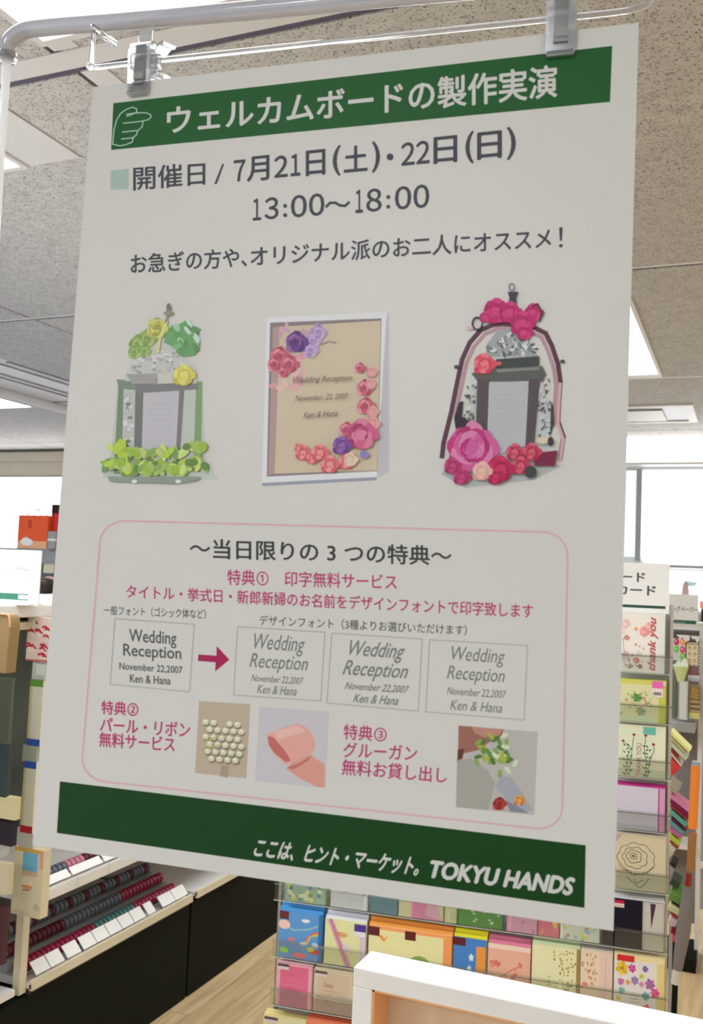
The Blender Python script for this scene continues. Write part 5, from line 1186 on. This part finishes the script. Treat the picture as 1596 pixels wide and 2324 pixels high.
p2('gift_box', 'small brown and rose box above the gold gift box', 'box', 1563, 1512, 1584, 1532, Y2 - 0.03, bc(110, 90, 90), lambda P: P.p([(0.3, 0.1), (0.7, 0.1), (0.6, 0.9), (0.45, 0.8)], bc(160, 80, 90)), d=0.03)
p2('gift_box', 'small pale grey box between the rose box and gold box', 'box', 1562, 1534, 1588, 1545, Y2 - 0.03, bc(170, 168, 176), lambda P: P.rect(0, 0.6, 1, 1, bc(196, 196, 200)), d=0.03)
p2('ribbon_strip', 'dark olive strip of ribbons beside the card rack edge', 'ribbon', 1526, 1546, 1537, 1630, Y2 - 0.03, bc(96, 104, 84), lambda P: P.rect(0.3, 0, 0.5, 1, bc(120, 128, 100)))
# slanting packs beside the card rack: each a flat pack tilted down to the right
def slab(label, p0, p1, tpx, Y, col, depth=0.10, name='paper_pack', cat='paper pack', end=None):
    a = P2(*p0, Y); b = P2(*p1, Y); c = P2(p0[0], p0[1] + tpx, Y); L_ = (b - a).length; th = (a - c).length * abs(math.cos(math.atan2(b.z - a.z, b.x - a.x)))
    g = G().box(0, 0, -th, L_, depth, 0, col).build(name, 'paper'); g.location = a; g.rotation_euler = (0, -math.atan2(b.z - a.z, b.x - a.x), 0)
    tag(g, label, cat); G().box(L_ * 0.0, -0.0008, -th * 0.35, L_ * 0.98, 0.0, -th * 0.2, tuple(min(1, v * 1.2) for v in col[:3]) + (1,)).build('edge_line', 'paper', g); return g
YS = 3.55
for lab, p0, p1, t, c in (
    ('yellow-edged slanting paper pack, uppermost beside the card rack', (1524, 1660), (1568, 1703), 9, (206, 204, 130)),
    ('olive slanting pack under the yellow-edged one', (1524, 1671), (1560, 1708), 9, (166, 160, 116)),
    ('pale mint slanting pack above the red envelope', (1524, 1683), (1562, 1720), 12, (176, 180, 156)),
    ('dark red slanting pack in the top bundle', (1524, 1698), (1542, 1716), 9, (130, 40, 44)),
    ('white-rimmed slanting card above the bright red packet', (1524, 1708), (1548, 1738), 5, (196, 190, 180)),
    ('bright red packet with glossy corner', (1524, 1722), (1546, 1742), 34, (190, 60, 58)),
    ('grey beige slanting sleeve under the red packet', (1524, 1774), (1545, 1788), 22, (150, 144, 128)),
    ('wide pink slanting paper pack', (1524, 1802), (1576, 1843), 11, (196, 120, 158)),
    ('wine red slanting pack beneath the wide pink one', (1524, 1815), (1571, 1853), 9, (122, 24, 70)),
    ('brick red slanting pack under the wine red one', (1524, 1826), (1564, 1858), 7, (130, 50, 44)),
    ('sea green slanting paper pack', (1523, 1836), (1562, 1870), 13, (96, 150, 138)),
    ('dark plum slanting pack between green packs', (1525, 1854), (1559, 1884), 5, (84, 28, 50)),
    ('blue and grey green slanting pack', (1523, 1861), (1553, 1887), 13, (100, 134, 146)),
    ('rose slanting pack above the lime one', (1523, 1876), (1549, 1897), 12, (170, 96, 134)),
    ('lime green slanting pack', (1523, 1892), (1546, 1912), 14, (166, 180, 70)),
    ('rust red slanting pack below the lime one', (1523, 1908), (1541, 1923), 6, (150, 50, 36)),
    ('white slanting envelope bundle low on rack side', (1523, 1916), (1536, 1926), 34, (176, 176, 160)),
    ('black slanting pack under the white envelopes', (1525, 1956), (1536, 1966), 10, (40, 26, 28)),
    ('dark green slanting pack low beside the rack', (1526, 1994), (1546, 2006), 16, (50, 62, 46)),
    ('meadow green and sky blue slanting pack', (1525, 2018), (1552, 2032), 28, (96, 136, 64)),
    ('black-edged slanting pack under the meadow green one', (1526, 2044), (1549, 2058), 4, (26, 34, 20)),
    ('pale yellow slanting pack with grey label', (1523, 2050), (1548, 2066), 18, (196, 196, 150)),
    ('red rimmed slanting pack', (1524, 2070), (1543, 2084), 6, (160, 44, 30)),
    ('small white and pink pack near the rack foot', (1524, 2080), (1540, 2090), 22, (196, 176, 180)),
    ('crimson packet near the rack foot', (1526, 2102), (1536, 2106), 16, (130, 16, 48)),
    ('coral packet below the crimson one', (1526, 2122), (1534, 2124), 14, (196, 96, 100))):
    slab(lab, p0, p1, t, YS, bc(*c))
sd = thing('pack_stand', 'dark leaning stand holding the slanting paper packs', 'stand', (P2(1525, 2200, YS).x, YS, 0))
OS = sd.location.copy()
def stick(name, pts, r, m, col=None, Y=YS - 0.03):
    G().tube([P2(x, y, Y) - OS for x, y in pts], r, 10, col).build(name, m, sd, smooth=False)
stick('lower_leg', [(1562, 2020), (1552, 2110), (1538, 2200)], [0.018, 0.024, 0.016], 'coat')
stick('bracket', [(1540, 2190), (1532, 2232)], 0.014, 'rail')
q = P2(1533, 2225, YS - 0.03); qb = Vector((P2(1530, 2324, YS).x, YS - 0.03, 0.0))
G().tube([q - OS, qb - OS], 0.010, 10).build('foot', 'black', sd)
gpost = G().box(-0.006, 0.0, 0, 0.006, 0.012, P2(1524, 1650, YS).z).build('post', 'clipgrey', sd); gpost.location = (P2(1522, 2100, YS + 0.1).x - OS.x, 0.115, 0)
def roll2(label, pts, r, col, cap=None, Y=YS - 0.06):
    a = P2(*pts[0], Y); b = P2(*pts[-1], Y)
    o = G().tube([a - b, Vector((0, 0, 0))], r, 14, bc(*col)).build('paper_tube', 'glossy', smooth=False); o.location = b; tag(o, label, 'paper tube')
    if cap: G().tube([a - b, (a - b) * 1.07], r * 0.9, 12, bc(*cap)).build('cap', 'glossy', o)
roll2('orange paper tube leaning beside the slanting packs', [(1580, 1738), (1572, 1880)], 0.0155, (226, 130, 50), (150, 156, 160))
roll2('dull orange brown tube below the bright orange one', [(1573, 1890), (1567, 1975)], 0.014, (150, 104, 60))
roll2('short dark red tube at the bottom of the orange ones', [(1565, 1982), (1562, 2010)], 0.010, (130, 40, 24))
# far right wall display
zb = on(1555, 1284, 1, 7.6).z
fr = thing('wall_shelving', 'far right wall display shelf above the small sign', 'shelving', (-0.2, 7.6, 0))
G().box(-1.2, -0.1, zb - 0.02, 1.4, 0.3, zb).build('top_board', 'grey', fr); G().box(-1.2, 0.25, 0.0, 1.4, 0.30, zb - 0.02).build('back_panel', 'white', fr)
G().box(-1.2, -0.1, 1.33, 1.4, 0.25, 1.35).build('shelf_board', 'white', fr); G().box(-1.15, 0.24, 1.36, 1.35, 0.249, zb - 0.04).build('glow_back', 'cove', fr)  # shelf back given an added glow so the display looks bright
for x in (-1.2, 1.36): G().box(x, -0.1, 0, x + 0.04, 0.25, zb - 0.02).build('side_panel', 'white', fr)
for z in (0.1, 0.5, 0.9): G().box(-1.16, -0.1, z, 1.36, 0.25, z + 0.02).build('shelf_board', 'white', fr)
a = on(1556, 1350, 1, 7.55)
o = thing('ornament', 'small pale pink tower ornament with light blue flag on far shelf', 'ornament', (a.x, 7.55, 1.3505)); h = on(1556, 1318, 1, 7.55).z - 1.35
G().lathe([(0.035, 0), (0.03, h * 0.5), (0.02, h * 0.9), (0.002, h)], 10, C(190, 160, 156, 1.2)).build('tower', 'paper', o); G().prism([(0.0, 0, h), (0.09, 0, h * 0.96), (0.06, 0, h * 0.8), (0.0, 0, h * 0.82)], (0, 0.004, 0), C(190, 236, 236, 1.2)).build('flag', 'paper', o)
far_pack('coral_box', 'coral coloured box beside the small sign at right edge', 'box', 1588, 1366, 1640, 1381, 6.5, C(224, 130, 110, 1.2), 0.1)
far_pack('black_case', 'black case under the coral box at the right edge', 'case', 1591, 1384, 1640, 1440, 6.45, C(34, 32, 36), 0.2)
cab = thing('grey_cabinet', 'grey cabinet standing on the wood floor at right edge', 'cabinet', (0.1, 5.1, 0)); xa = on(1581, 2060, 1, 4.9).x; zc = on(1590, 1970, 1, 4.9).z
G().box(xa - 0.1, -0.2, 0.0, 0.5, 0.3, zc).build('body', 'clipgrey', cab, 0.004); G().box(xa - 0.105, -0.21, zc, 0.5, 0.3, zc + 0.03).build('top', 'rail', cab, 0.003); G().box(xa - 0.09 + 0.08, -0.204, 0.02, xa - 0.088 + 0.08, -0.199, zc - 0.02).build('door_gap', 'wire', cab)
G().box(xa - 0.1, -0.2, zc + 0.03, 0.5, 0.3, 1.22).build('upper_body', 'clipgrey', cab)
